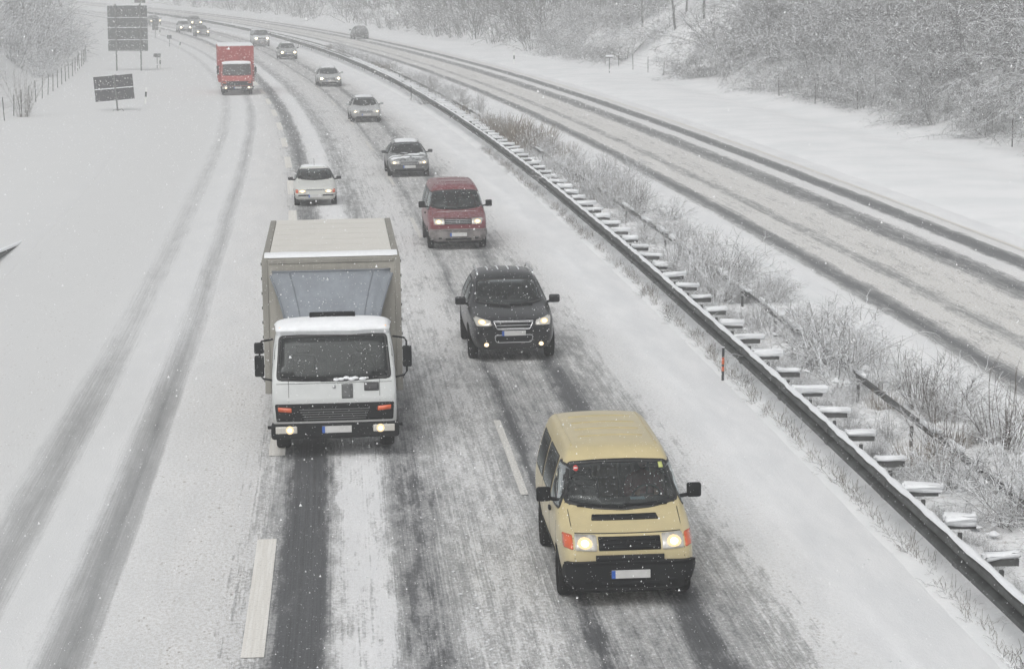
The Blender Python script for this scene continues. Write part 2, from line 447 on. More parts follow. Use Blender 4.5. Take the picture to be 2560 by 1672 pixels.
    h = t.math('ADD', h, t.math('MULTIPLY', t.math('SUBTRACT', 1.0, slush), 0.8))
    t.bsdf(Base_Color=col, Roughness=rough, Specular_IOR_Level=0.3, Normal=t.bump(h, 0.75, 0.035))
    return t.mat

S_ROAD = np.concatenate([np.arange(-20, 20, 3), np.arange(20, 62, 0.2), np.arange(62, 110, 0.5), np.arange(110, 300, 1.4), np.arange(300, 760, 5.0)])
def main_z(s, n):
    r = sum(-0.012*np.exp(-((n - c)/0.22)**2) for c in (-3.58, -2.12, 0.55, 2.05, 4.03, 5.33))
    rough = 0.018 + 0.05*(np.exp(-((n - 2.75)/.35)**2) + .5*np.exp(-((n - 1.25)/.3)**2) + .4*np.exp(-((n + .35)/.2)**2) + .3*np.exp(-((n - 3.3)/.3)**2))
    r = r + 0.035*np.exp(-((n - 7.45 - .12*np.sin(s/3.1))/.13)**2)*(.6 + 1.2*fbm(s/.8, n*0, 61))
    return 0.03 + r + rough*np.maximum(-.12, fbm(s/0.55, n/0.22, 77, 4))*(1 - sstep(0.2, 0.3, n)*(1 - sstep(.75, .9, n)))
def main_uv(s, n):
    drift = 1.05*sstep(66, 165, s)*(1 - sstep(-0.75, -0.15, n)) + 1.3*sstep(190, 300, s)*sstep(-1, 0.5, n)*(1 - sstep(5, 8, n))
    return s, n - drift
main_profile = [(-8, .0), (-4.36, .02), (-4.30, .20), (-4.24, .04), (-4.18, .14), (-3.84, .42), (-3.56, .53), (-3.32, .46), (-3.04, .18), (-2.70, .16), (-2.40, .48), (-2.15, .62), (-1.90, .46), (-1.82, .12),
                (-0.6, .12), (-0.22, .34), (0.08, .50), (0.30, .86), (0.55, 1.0), (0.76, .86), (0.95, .40), (1.12, .22), (1.60, .25), (1.78, .62), (2.15, .70), (2.42, .52), (2.8, .40), (3.5, .36), (3.90, .56), (4.03, .86),
                (4.20, .56), (5.03, .53), (5.16, .80), (5.33, .95), (5.48, .80), (5.66, .54), (6.3, .40), (7.0, .06), (7.4, .0), (8.6, .0)]
main_cover = [(-8, .22), (-5, .30), (-4.35, .26), (-4.1, .08), (-3.2, .06), (-2.4, .10), (-1.8, .35), (-1.0, .45), (-.2, .5), (.9, .25), (1.4, .12), (2.4, .35), (3.4, .5), (4.6, .65), (6.0, .5), (6.9, .2), (7.4, .02), (8.6, 0)]
tag(grid_mesh('carriageway', S_ROAD, np.arange(-7.6, 8.61, 0.1), main_z, carriageway_material('snowy_carriageway', -8, 9, main_profile, main_cover, 0.88, near=(43.0, 56.0, 0.24)), main_uv), kind='structure')

opp_profile = [(12.6, .0), (13.3, .04), (13.55, .52), (13.85, .88), (14.1, .62), (14.3, .26), (14.9, .26), (15.1, .50), (15.35, .48), (15.6, .26), (16.3, .28), (16.9, .20), (17.2, .60), (17.6, .78), (18.0, .56), (18.25, .14), (18.6, .14), (18.82, .74), (19.15, .92), (19.42, .66), (19.65, .10), (20.6, .0)]
opp_cover = [(12.6, 0), (13.3, .1), (14.2, .75), (16.0, .85), (17.2, .75), (18.3, .35), (18.7, .3), (19.6, .4), (20.05, .45), (20.2, .05), (21, 0)]
def opp_z(s, n): return 0.03 + 0.012*fbm(s/0.9, n/0.45, 78)
S_OPP = np.concatenate([np.arange(30, 120, 0.6), np.arange(120, 300, 1.5), np.arange(300, 760, 5.0)])
tag(grid_mesh('opposite_carriageway', S_OPP, np.arange(12.5, 21.01, 0.2), opp_z, carriageway_material('snowy_opposite_carriageway', 12.5, 21.5, opp_profile, opp_cover, 0.72, (0.60, 0.575, 0.52))), kind='structure')

# -- painted lane lines (each dash is a sheet just over the asphalt, partly veiled by slush)
def marking_material(name='road_marking_paint', veil=(0.52, 0.7, 0.5)):
    t = NT(name)
    uv = t.n('ShaderNodeUVMap', uv_map='lane').outputs[0]
    a = t.noise(t.mapping(uv, (22.0, 0.35, 1)), 1.0, 3, 0.7); b = t.noise(t.mapping(uv, (30, 20, 1)), 1.0, 3, 0.7)
    col = t.mix(t.step(a, 0.35, 0.7), (0.72, 0.70, 0.65), (0.84, 0.83, 0.79))
    col = t.mix(t.math('MULTIPLY', t.step(b, veil[0], veil[1]), veil[2]), col, (0.40, 0.40, 0.39))
    t.bsdf(Base_Color=col, Roughness=0.65, Normal=t.bump(b, 0.2, 0.01))
    return t.mat
M['marking'] = marking_material(); M['marking_faint'] = marking_material('veiled_marking_paint', (0.36, 0.62, 0.75))
def lane_dash(parent, s0, s1, n, w, mat=None):
    S = np.linspace(s0, s1, 9); Nn = np.array([n - w/2, n, n + w/2])
    o = grid_mesh('lane_dash', S, Nn, lambda s, q: main_z(s, q)*0 + 0.040, mat or M['marking']); o.parent = parent
    return o
main_road = bpy.data.objects['carriageway']
for k in range(0, 20):
    top = 33.4 + 12*k
    if 45 < top - 3 < 47: continue
    lane_dash(main_road, top - 6, top, 0.0 + 1.3*float(sstep(190, 300, top)), 0.27)
for k in range(0, 12):
    top = 42.0 + 18*k
    if k == 1: continue
    lane_dash(main_road, top - (6 if k else 6.2), top, 3.80 + 1.3*float(sstep(190, 300, top)), 0.12, M['marking_faint'])
# kerb side edge line of the far carriageway, one unbroken stripe
opp_road = bpy.data.objects['opposite_carriageway']
o = grid_mesh('edge_line', np.arange(40, 260, 2.0), np.array([19.93, 20.07]), lambda s, q: 0*s + 0.045, M['marking']); o.parent = opp_road

# -- loose clods of slush squeezed out between the wheel tracks
def blob(vs, fs, p, r, rng, squash=0.6):
    k = len(vs)
    for dx, dy, dz in ((1, 0, 0), (-1, 0, 0), (0, 1, 0), (0, -1, 0), (0, 0, 1), (0, 0, -0.6)):
        q = r*rng.uniform(0.7, 1.3)
        vs.append((p[0] + dx*q, p[1] + dy*q, p[2] + dz*q*squash))
    fs += [(k + a, k + b, k + c) for a, b, c in ((0, 2, 4), (2, 1, 4), (1, 3, 4), (3, 0, 4), (2, 0, 5), (1, 2, 5), (3, 1, 5), (0, 3, 5))]
rng = random.Random(3)
vs, fs = [], []
for i in range(1500):
    s = 24 + 70*rng.random()**1.6
    c, w, r = rng.choice([(2.75, .22, .035), (2.75, .22, .05), (0.98, .06, .02), (1.3, .3, .02), (7.35, .35, .03), (-1.2, .5, .018), (3.3, .3, .025), (-0.35, .12, .02), (1.6, .1, .03), (6.4, .6, .018)])
    n = rng.gauss(c, w)
    blob(vs, fs, P(s, n, 0.035), r*rng.uniform(.3, .8), rng, 0.4)
tag(mesh_obj('slush_clods', vs, fs, M['snow'], None, True), 'small clods of snow and slush scattered between the wheel tracks', 'slush', kind='stuff')

# ------------------------------------------------------------------ guard rails
W_PROF = [(0.0, .43), (-.085, .465), (-.085, .525), (0.0, .565), (0.0, .61), (-.085, .66), (-.085, .73), (0.0, .77)]
def sweep(name, S, nfun, prof, mat, parent, zfun=lambda s: 0.0, closed=False):
    rings = []
    for s in S:
        n = nfun(s)
        rings.append(road(np.full(len(prof), s), np.array([n + a for a, b in prof]), np.array([b + zfun(s) for a, b in prof])))
    V = np.concatenate(rings); k = len(prof); fs = []
    for i in range(len(S) - 1):
        for j in range(k if closed else k - 1):
            j2 = (j + 1) % k
            fs.append((i*k + j, i*k + j2, (i + 1)*k + j2, (i + 1)*k + j))
    if closed: fs += [tuple(range(k)), tuple(range((len(S) - 1)*k, len(S)*k))[::-1]]
    return mesh_obj(name, V.tolist(), fs, mat, parent)

def box_part(name, s, n, z, size, mat, parent, bevel=0.0, lumpy=0, share={}):
    """box at road coordinates, turned with the road; size = (across, along, up) in survey units"""
    key = (name, size, mat.name, bevel, lumpy)
    if key not in share:
        mb = MB().box((0, 0, 0), tuple(a*G for a in size))
        me = bpy.data.meshes.new(name); me.from_pydata([tuple(v) for v in mb.v], [], mb.f)
        if bevel:
            bm = bmesh.new(); bm.from_mesh(me)
            bmesh.ops.bevel(bm, geom=bm.edges[:], offset=bevel, segments=2, affect='EDGES', profile=0.6); bm.to_mesh(me); bm.free()
            me.polygons.foreach_set('use_smooth', [True]*len(me.polygons))
        if lumpy:
            bm = bmesh.new(); bm.from_mesh(me); bmesh.ops.subdivide_edges(bm, edges=bm.edges[:], cuts=1, use_grid_fill=True)
            rl = random.Random(lumpy)
            for v in bm.verts: v.co += Vector((rl.uniform(-1, 1)*.02, rl.uniform(-1, 1)*.018, rl.uniform(-1, 1)*.02))
            bm.to_mesh(me); bm.free(); me.polygons.foreach_set('use_smooth', [True]*len(me.polygons))
        me.materials.append(mat); share[key] = me
    o = link(name, share[key], parent)
    o.location = P(s, n, z)
    h = heading(s); o.rotation_euler = (0, 0, math.atan2(h.y, h.x) - math.pi/2)
    return o

rail = tag(empty('guard_rail'), 'long snow capped steel guard rail beside the oncoming lanes, spacers behind it', 'guard rail')
S_R = np.concatenate([np.arange(14, 150, 1.0), np.arange(150, 420, 3.0)])
NG = 8.69
sag = lambda s: 0.003*math.sin(s*1.7) + 0.006*math.sin(s*0.31 + 1)
beam = sweep('beam', S_R, lambda s: NG, W_PROF + [(0.012, .77), (0.012, .43)], M['rail_steel'], rail, sag, True)
rs = random.Random(11)
cap = []
top = lambda s: 0.055 + 0.012*math.sin(s*2.3) + 0.012*math.sin(s*5.1 + .4)
S_F = np.concatenate([np.arange(14, 110, 0.35), np.arange(110, 420, 1.5)])
rings = []
for s in S_F:
    t_ = 0.55*top(s)*(1 + .5*math.sin(s*7.7)*math.sin(s*1.1)); w_ = 0.042 + 0.012*math.sin(s*3.3 + 2) + .008*math.sin(s*9.1)
    rings.append(road(np.full(5, s), NG + np.array([-w_ - .03, -w_*.7 - .03, -.02, w_*.6, w_]), np.array([.762, .762 + t_*.7, .768 + t_, .762 + t_*.7, .755]) + sag(s)))
V = np.concatenate(rings)
mesh_obj('snow', V.tolist(), [(i*5 + j, i*5 + j + 1, (i + 1)*5 + j + 1, (i + 1)*5 + j) for i in range(len(S_F) - 1) for j in range(4)], M['cap_snow'], rail, True)
ks = 24.25
for k in range(150):
    s = ks + 2.0*k
    if s > 260: break
    box_part('post', s, NG + 0.33, 0.27, (.05, .05, .58), M['dark_steel'], rail)
    if s < 110 and k % 2 == 0:
        box_part('joint_plate', s + .6, NG - .095, .695, (.016, .22, .075), M['dark_steel'], rail); box_part('joint_plate', s + .6, NG - .095, .495, (.016, .22, .06), M['dark_steel'], rail)
    sp = box_part('spacer', s, NG + 0.28, 0.665, (.50, .09, .09), M['dark_steel'], rail)
    if s < 200:
        sn = box_part('snow', s, NG + 0.32, 0.745, (.56, .16, .12), M['cap_snow'], rail, 0.05, rs.randint(1, 7))
        sn.scale = (rs.uniform(.75, 1.12), rs.uniform(.7, 1.35), rs.uniform(.6, 1.25)); sn.rotation_euler.y = rs.gauss(0, .05)

rail2 = tag(empty('guard_rail'), 'half buried guard rail on the far edge of the overgrown median strip', 'guard rail')
N2 = 10.25
sweep('beam', np.arange(14, 300, 2.0), lambda s: N2 + .15*math.sin(s/30), [(.025, .44), (.025, .54), (-.025, .54), (-.025, .44)], M['dark_steel'], rail2, sag, True)
for k in range(46):
    s = 25 + rs.uniform(0, 110); sn = box_part('snow', s, N2 + .15*math.sin(s/30) + .02, .565, (.10, .8, .09), M['cap_snow'], rail2, 0.035, rs.randint(1, 5))
    sn.scale = (rs.uniform(.6, 1.6), rs.uniform(.4, 1.7), rs.uniform(.5, 1.3))
for k in range(50):
    s = 26 + 4.0*k
    box_part('post', s, N2 - 0.02, 0.18, (.05, .05, .60), M['dark_steel'], rail2)

rail3 = tag(empty('guard_rail'), 'buried end of a guard rail poking from the snow at the left edge', 'guard rail')
zr3 = lambda s: -0.46 - 0.30*max(0, (s - 68)/6.0)
sweep('beam', np.arange(40, 74.4, 0.6), lambda s: -8.35 + .03*(s - 66), [(-a, b) for a, b in W_PROF] + [(-0.012, .77), (-0.012, .44)], M['dark_steel'], rail3, zr3, True)
rings = []
for s in np.arange(40, 74.8, 0.4):
    rings.append(road(np.full(5, s), -8.35 + .03*(s - 66) + np.array([-.16, -.1, .0, .07, .09]), np.array([.70, .80, .83, .80, .765]) + zr3(s)))
V = np.concatenate(rings)
mesh_obj('snow', V.tolist(), [(i*5 + j, i*5 + j + 1, (i + 1)*5 + j + 1, (i + 1)*5 + j) for i in range(len(rings) - 1) for j in range(4)], M['cap_snow'], rail3, True)
for k in range(14):
    box_part('post', 41 + 2*k, -8.45, -0.05, (.11, .055, .5), M['dark_steel'], rail3)

# ------------------------------------------------------------------ vegetation
def prisms(lines, up=False, seg_test=None, lift=0.0, widen=1.0):
    """thin triangular twigs along polylines [(points, r0, r1)]; returns verts, faces"""
    vs, fs = [], []
    for pts, ra, rb in lines:
        n = len(pts); k0 = len(vs)
        prev = None
        for i in range(n):
            a = pts[max(i - 1, 0)]; b = pts[min(i + 1, n - 1)]
            dx, dy, dz = b[0] - a[0], b[1] - a[1], b[2] - a[2]
            L = math.sqrt(dx*dx + dy*dy + dz*dz) + 1e-9; dx /= L; dy /= L; dz /= L
            h = math.hypot(dx, dy)
            if h > 0.05: sx, sy = dy/h, -dx/h
            else: sx, sy = 1.0, 0.0
            ux, uy, uz = -sy*0 + sy*dz*0 - 0, 0, 0
            # up = side x dir
            ux, uy, uz = sy*dz - 0*dy, 0*dx - sx*dz, sx*dy - sy*dx
            if uz < 0: ux, uy, uz = -ux, -uy, -uz
            r = (ra + (rb - ra)*i/(n - 1))*widen
            x, y, z = pts[i]
            o = lift*r
            if up:
                vs += [(x - sx*r + ux*o, y - sy*r + uy*o, z + uz*o), (x + sx*r + ux*o, y + sy*r + uy*o, z + uz*o), (x + ux*(o + r), y + uy*(o + r), z + uz*(o + r))]
            else:
                vs += [(x - sx*r, y - sy*r, z + .3*r), (x + sx*r, y + sy*r, z + .3*r), (x - ux*r, y - uy*r, z - uz*r)]
        for i in range(n - 1):
            if seg_test is not None:
                a, b = pts[i], pts[i + 1]
                L = math.dist(a, b) + 1e-9
                if not seg_test(abs(b[2] - a[2])/L): continue
            A = k0 + 3*i; B = A + 3
            fs += [(A, A + 1, B + 1, B), (A + 1, A + 2, B + 2, B + 1), (A + 2, A, B, B + 2)]
    return vs, fs

def arc_line(rng, p, d, L, droop, n=5, jit=0.12):
    pts = [tuple(p)]; d = Vector(d).normalized(); p = Vector(p)
    for i in range(n - 1):
        d = (d + Vector((rng.gauss(0, jit), rng.gauss(0, jit), rng.gauss(0, jit) - droop/(n - 1)))).normalized()
        p = p + d*(L/(n - 1)); pts.append(tuple(p))
    return pts

def rand_dir(rng, tilt):
    a = rng.uniform(0, 2*math.pi)
    return Vector((math.sin(tilt)*math.cos(a), math.sin(tilt)*math.sin(a), math.cos(tilt)))

def shrub_lines(rng, h, w, stems, subs, droop=0.5, r=0.012, tilt=0.75, third=0):
    out = []
    for i in range(stems):
        a = rng.uniform(0, 2*math.pi); q = w*0.22*math.sqrt(rng.random())
        tl = tilt*rng.random()**0.8
        d = Vector((math.sin(tl)*math.cos(a), math.sin(tl)*math.sin(a), math.cos(tl)))
        L = h*rng.uniform(0.65, 1.15)*(1 + 0.25*tl)
        st = arc_line(rng, (q*math.cos(a), q*math.sin(a), -0.08), d, L, droop*rng.uniform(.4, 1.3), 7, 0.10)
        out.append((st, r*rng.uniform(.8, 1.4), r*0.35))
        for j in range(subs):
            k = rng.uniform(0.18, 0.98)*(len(st) - 1); i0 = min(int(k), len(st) - 2); f = k - i0
            p = [st[i0][c] + (st[i0 + 1][c] - st[i0][c])*f for c in range(3)]
            dd = (Vector(st[i0 + 1]) - Vector(st[i0])).normalized()
            side = (dd*0.55 + rand_dir(rng, rng.uniform(0.5, 1.9))*0.9)
            sb = arc_line(rng, p, side, h*rng.uniform(.14, .36), droop*0.9, 4, 0.16)
            out.append((sb, r*0.55, r*0.25))
            for q3 in range(third):
                i1 = rng.randint(1, 3); d3 = rand_dir(rng, rng.uniform(0.6, 2.0))
                out.append((arc_line(rng, sb[i1], d3, h*rng.uniform(.06, .16), droop, 3, 0.15), r*0.4, r*0.2))
    return out

def plant_meshes(name, lines, bark, flat=0.86, lift=0.5, widen=1.7, lumps=0, thin=0.0):
    v, f = prisms(lines); m1 = bpy.data.meshes.new(name + '_twigs'); m1.from_pydata(v, [], f); m1.materials.append(bark)
    if lumps:
        rg = random.Random(len(lines))
    v, f = prisms([q for q in lines if q[1] > thin], True, lambda c: c < flat, lift, widen); 
    for q in range(lumps):
        pt = rg.choice(rg.choice(lines)[0][1:])
        blob(v, f, (pt[0]*.8, pt[1]*.8, min(pt[2], rg.uniform(.02, .22))), rg.uniform(.05, .12), rg, .6)
    m2 = bpy.data.meshes.new(name + '_snow'); m2.from_pydata(v, [], f); m2.materials.append(M['cap_snow'])
    return m1, m2

def plant(name, meshes, s, n, rz, sc, label, category, group, parts=('twigs', 'snow'), sink=0.0, tilt=(0, 0)):
    root = empty(name)
    root.location = P(s, n, gz(s, n) - sink)
    root.rotation_euler = (tilt[0], tilt[1], rz)
    root.scale = sc if isinstance(sc, tuple) else (sc, sc, sc)
    tag(root, label, category, group, 'thing')
    for nm, me in zip(parts, meshes): link(nm, me, root)['kind'] = 'stuff'
    return root

rng = random.Random(21)
MED = [plant_meshes('median_shrub', shrub_lines(rng, 1.0, 1.0, 36, 20, 0.5, 0.0058, 0.85), M['bark'], 0.95, 0.4, 1.42, 14) for i in range(4)]
UPR = [plant_meshes('upright_shrub', shrub_lines(rng, 1.0, 0.6, 34, 5, 0.12, 0.0055, 0.42), M['bark'], 0.75, 0.4, 1.4) for i in range(2)]
ARC = [plant_meshes('arching_bramble', shrub_lines(rng, 1.0, 0.8, 30, 9, 1.25, 0.0055, 0.85), M['bark'], 0.95, 0.4, 1.4, 12) for i in range(2)]
def tuft_lines(rng):
    out = []
    for i in range(150):
        a = rng.uniform(0, 2*math.pi); q = .42*math.sqrt(rng.random()); tl = 0.35*rng.random()
        out.append((arc_line(rng, (q*math.cos(a), q*math.sin(a), -.05), (math.sin(tl)*math.cos(a), math.sin(tl)*math.sin(a), 1), rng.uniform(.5, 1.05), 0.35, 4, 0.07), .006, .003))
    return out
TUF = [plant_meshes('grass_tuft', tuft_lines(rng), M['drygrass'], 0.8, 0.4, 1.3) for i in range(2)]

MEDL = 'low tangled bare shrub dusted with snow, one of the many along the median strip'
UPRL = 'upright clump of thin bare twigs rising from the median strip'
TUFL = 'pale dry grass tuft standing in the snow of the median strip'
k = 0
s = 25.0
while s < 235:
    if s < 110:
        for q in range(2):
            plant('twig_sprig', rng.choice(MED), s + rng.uniform(-.5, .5), 9.32 + rng.uniform(-.12, .25), rng.uniform(0, 6.3), rng.uniform(.28, .5), 'small twiggy sprig poking through the snow among the guard rail posts', 'shrub', 'small sprigs among the rail posts', sink=.03)
    for row in range(3):
        n = (9.95, 10.6, 11.2)[row] + rng.uniform(-.2, .35)
        if rng.random() < (.72, .66, .5)[row]*(.15 + 1.4*float(vnoise(s/3.5, row*3.3, 4))):
            typ = rng.random()
            if typ < (.78 if s < 80 else .6):
                plant('median_shrub', rng.choice(MED), s + rng.uniform(-.6, .6), n, rng.uniform(0, 6.3), rng.uniform(.5, 1.05)*(.55 + 1.0*float(vnoise(s/4., row*1.7, 9))), MEDL, 'shrub', 'low bare shrubs on the median', sink=.03)
            elif typ < .90:
                plant('twig_clump', rng.choice(UPR), s + rng.uniform(-.6, .6), n, rng.uniform(0, 6.3), rng.uniform(.6, 1.1), UPRL, 'shrub', 'upright twig clumps on the median', sink=.03)
            else:
                sc = rng.uniform(.5, .85)
                plant('grass_tuft', rng.choice(TUF), s + rng.uniform(-.6, .6), n, rng.uniform(0, 6.3), (sc*1.3, sc*1.3, sc), TUFL, 'grass', 'dry grass tufts on the median', sink=.03)
    s += 0.95 if s < 62 else 1.5 if s < 120 else 2.6
# clumps that stand out
plant('bramble', ARC[0], 45.2, 10.35, 0.4, 1.55, 'largest arching bramble of the median, canes bowed over under snow', 'shrub', None, sink=.05)
plant('bramble', ARC[1], 43.6, 10.2, 2.2, 1.25, 'smaller arching bramble just in front of the largest one', 'shrub', None, sink=.05)
plant('bramble', ARC[0], 50.2, 10.25, 3.9, 1.05, 'arching bramble behind the largest one, beside the orange banded pole', 'shrub', None, sink=.05)
plant('twig_clump', UPR[0], 36.4, 11.3, 0.7, 1.55, 'tall upright clump of bare rods near the right edge of the median', 'shrub', None, sink=.05)
plant('twig_clump', UPR[1], 40.3, 10.95, 1.7, 1.3, 'second tall clump of bare rods, behind the tallest one', 'shrub', None, sink=.05)
plant('twig_clump', UPR[1], 76.5, 10.9, 3.7, 1.25, 'dark upright rods standing halfway along the median', 'shrub', None, sink=.05)
for i, (s_, n_) in enumerate(((109, 10.3), (106, 10.6), (112, 10.2), (103, 10.3))):
    plant('grass_tuft', TUF[i % 2], s_, n_, i*1.3, (2.4, 2.4, 1.35), 'broad tan grass clump in the middle distance of the median', 'grass', 'tan grass clumps in the middle distance', sink=.03)
plant('snow_laden_shrub', MED[1], 142.5, 9.0, 1.0, (1.5, 1.5, 1.0), 'snow laden bush pushing through the guard rail beside the thin pole', 'shrub', None, sink=.03)

# weeds and grass stalks rooted under the near guard rail
def stalk_mesh(seed):
    rg = random.Random(seed); L = []
    for i in range(90):
        q = rg.uniform(-.55, .55); a = rg.uniform(0, 6.3); tl = rg.uniform(0, .7)
        L.append((arc_line(rg, (rg.uniform(-.12, .12), q, -.03), (math.sin(tl)*math.cos(a), math.sin(tl)*math.sin(a), 1), rg.uniform(.08, .34), .9, 4, .18), .0045, .002))
    return plant_meshes('verge_weeds', L, M['weed'] if seed % 2 else M['bark'], .7, .4, 1.4)
WEED = [stalk_mesh(i) for i in range(4)]
for i in range(110):
    s = 25 + i*0.75 + rng.uniform(-.3, .3)
    o = plant('verge_weeds', rng.choice(WEED), s, NG - .12 + rng.uniform(-.14, .08), rng.uniform(-.15, .15), rng.uniform(.7, 1.15), 'withered weeds and stalks sticking out of the snow under the near guard rail', 'weeds', 'weeds under the near guard rail')
    o.location = P(s, NG - .03 + rng.uniform(-.07, .07), 0.02)

# thickets on the banks
BIG = []
for i in range(5):
    BIG.append(plant_meshes('bank_shrub', shrub_lines(rng, 3.4, 3.0, 26, 22, 1.1 if i > 2 else .8, 0.019, 1.35 if i > 2 else 1.0, 2), M['bark_grey'], 0.88, 0.30, 1.1, 0, .0095))
BIGW = [plant_meshes('frosted_shrub', shrub_lines(rng, 3.2, 3.0, 22, 18, .8, 0.018, 1.0, 2), M['bark_grey'], 0.93, 0.30, 1.5) for i in range(2)]
def tree_lines(rng, h):
    trunk = [(arc_line(rng, (0, 0, -.3), (rng.gauss(0, .05), rng.gauss(0, .05), 1), h, 0.0, 9, 0.035), 0.13*h/9, 0.03)]
    br = []
    tp = trunk[0][0]
    for i in range(34):
        k = rng.uniform(1.2, 7.9); i0 = int(k); f = k - i0
        p = [tp[i0][c] + (tp[min(i0 + 1, 8)][c] - tp[i0][c])*f for c in range(3)]
        L = h*rng.uniform(.22, .42)*(1.15 - k/10)
        b = arc_line(rng, p, rand_dir(rng, rng.uniform(.8, 1.45)), L, 0.35, 6, .1)
        br.append((b, .035, .01))
        for j in range(9):
            i1 = rng.randint(1, 5)
            c = arc_line(rng, b[i1], (Vector(b[i1]) - Vector(b[i1 - 1])).normalized()*.6 + rand_dir(rng, rng.uniform(.3, 2.0)), L*rng.uniform(.2, .45), .5, 4, .15)
            br.append((c, .014, .006))
            for q in range(3):
                br.append((arc_line(rng, c[rng.randint(1, 3)], rand_dir(rng, rng.uniform(.3, 2.2)), L*rng.uniform(.08, .2), .5, 3, .15), .008, .004))
    return trunk, br
def trunk_mesh(trunk, mat):
    mb = MB()
    for pts, a, b in trunk: mb.tube(pts, a, 8, b)
    m = bpy.data.meshes.new('trunk'); m.from_pydata([tuple(v) for v in mb.v], [], mb.f); m.materials.append(mat)
    m.polygons.foreach_set('use_smooth', [True]*len(m.polygons)); return m
TREES = []
for i in range(4):
    tr, br = tree_lines(rng, rng.uniform(8.5, 10.5))
    a, b = plant_meshes('tree_crown', br, M['bark_grey'], .90, .4, 1.2)
    TREES.append((trunk_mesh(tr, M['bark_grey']), a, b))
def tree(s, n, sc, label, group):
    i = rng.randrange(4); t_, a, b = TREES[i]
    root = empty('bare_tree'); root.location = P(s, n, gz(s, n) - .1); root.rotation_euler = (rng.gauss(0, .04), rng.gauss(0, .04), rng.uniform(0, 6.3)); root.scale = (sc,)*3
    tag(root, label, 'tree', group)
    link('trunk', t_, root); c = link('crown', a, root); link('snow', b, c)

def bank_shrub(s, n, sc, label, group):
    lean = .25 if n > 0 else -.25
    plant('bank_shrub', rng.choice(BIG if n > 0 else BIGW), s, n, rng.uniform(0, 6.3), (sc*rng.uniform(.9, 1.25), sc*rng.uniform(.9, 1.25), sc), label, 'shrub', group, sink=.1, tilt=(0, -lean*0.3))

RS_N = 'grey bare shrub heavy with snow in the near thicket on the right bank'
RS_F = 'hazy bare shrub beside the open snowy gap in the right bank'
LS = 'snow covered bare shrub in the thicket on the left bank'
LOW = []; LOWW = []
for i in range(4):
    L_ = shrub_lines(rng, 3.6, 3.2, 13, 8, 0.75, 0.030, 1.0, 0)
    LOWW.append((prisms(L_), prisms(L_, True, lambda c_: c_ < .93, .3, 1.3)))
    LOW.append((prisms(L_), prisms([q for q in L_ if q[1] > .02], True, lambda c_: c_ < .85, .3, .9)))
def thicket_mass(spots, label, name):
    vs, fs, mi = [], [], []; nv = 0
    for s, n, sc in spots:
        rz = rng.uniform(0, 6.3); ca, sa = math.cos(rz)*sc, math.sin(rz)*sc; o = P(s, n, gz(s, n) - .1)
        for k_, (v, f) in enumerate(rng.choice(LOW if n > 0 else LOWW)):
            v = np.array(v); f = np.array(f)
            vs.append(np.stack([v[:, 0]*ca - v[:, 1]*sa + o.x, v[:, 0]*sa + v[:, 1]*ca + o.y, v[:, 2]*sc + o.z], -1))
            fs.append(f + nv); nv += len(v); mi.append(np.full(len(f), k_, np.int32))
    vs = np.concatenate(vs); fs = np.concatenate(fs); mi = np.concatenate(mi)
    m = bpy.data.meshes.new(name)
    m.vertices.add(len(vs)); m.vertices.foreach_set('co', vs.ravel())
    m.loops.add(fs.size); m.loops.foreach_set('vertex_index', fs.ravel().astype(np.int32))
    m.polygons.add(len(fs)); m.polygons.foreach_set('loop_start', np.arange(0, fs.size, 4)); m.polygons.foreach_set('loop_total', np.full(len(fs), 4))
    m.materials.append(M['bark_grey']); m.materials.append(M['cap_snow']); m.polygons.foreach_set('material_index', mi)
    m.update()
    tag(link(name, m), label, 'thicket', kind='stuff')
s = 84.0
far_r = []
while s < 470:
    foot = 31.2 - 2.2*float(sstep(130, 200, s)) - 1.5*float(sstep(200, 300, s))
    for row in range(5):
        n = foot + .6 + row*2.6 + rng.uniform(-.7, .9)
        if 170 < s < 202 and row > 0 and rng.random() < .84: continue      # the open snowy gap
        if 172 < s < 194 and rng.random() < .5: continue
        if 150 < s < 160 and row == 0: continue
        if n - foot < 1.2 and rng.random() < .1: continue
        sc = rng.uniform(.55, .8) if row == 0 else rng.uniform(.8, 1.2)
        if s < 165: bank_shrub(s + rng.uniform(-1.2, 1.2), n, sc, RS_N, 'shrubs of the near right thicket')
        elif s < 226 and row < 3: bank_shrub(s + rng.uniform(-1.2, 1.2), n, sc, RS_F, 'shrubs beside the gap in the right bank')
        elif row < 4: far_r.append((s + rng.uniform(-1.5, 1.5), n, sc*1.65))
    s += 2.3 if s < 165 else 3.0 if s < 300 else 4.4
thicket_mass(far_r, 'hazy mass of bare undergrowth along the far right bank', 'far_thicket')
for i in range(26):
    s = rng.uniform(215, 420); tree(s, rng.uniform(31, 46), rng.uniform(.8, 1.2), 'bare tree fading into the snowfall above the far right bank', 'trees above the far right bank')
for i in range(20):
    s = rng.uniform(92, 165); tree(s, rng.uniform(37, 46), rng.uniform(.8, 1.1), 'bare snow lined tree above the near right thicket', 'trees above the near right thicket')
for s, n in ((197.7, 32.9), (185.8, 32.9), (190.5, 34.8), (186.4, 35.3), (182.6, 34.4), (203.2, 35.6), (194, 36.8)):
    tree(s, n, rng.uniform(.8, 1.0), 'slim tree trunk standing on the open snowy gap of the right bank', 'trees in the gap of the right bank')
s = 128.0
far_l = []
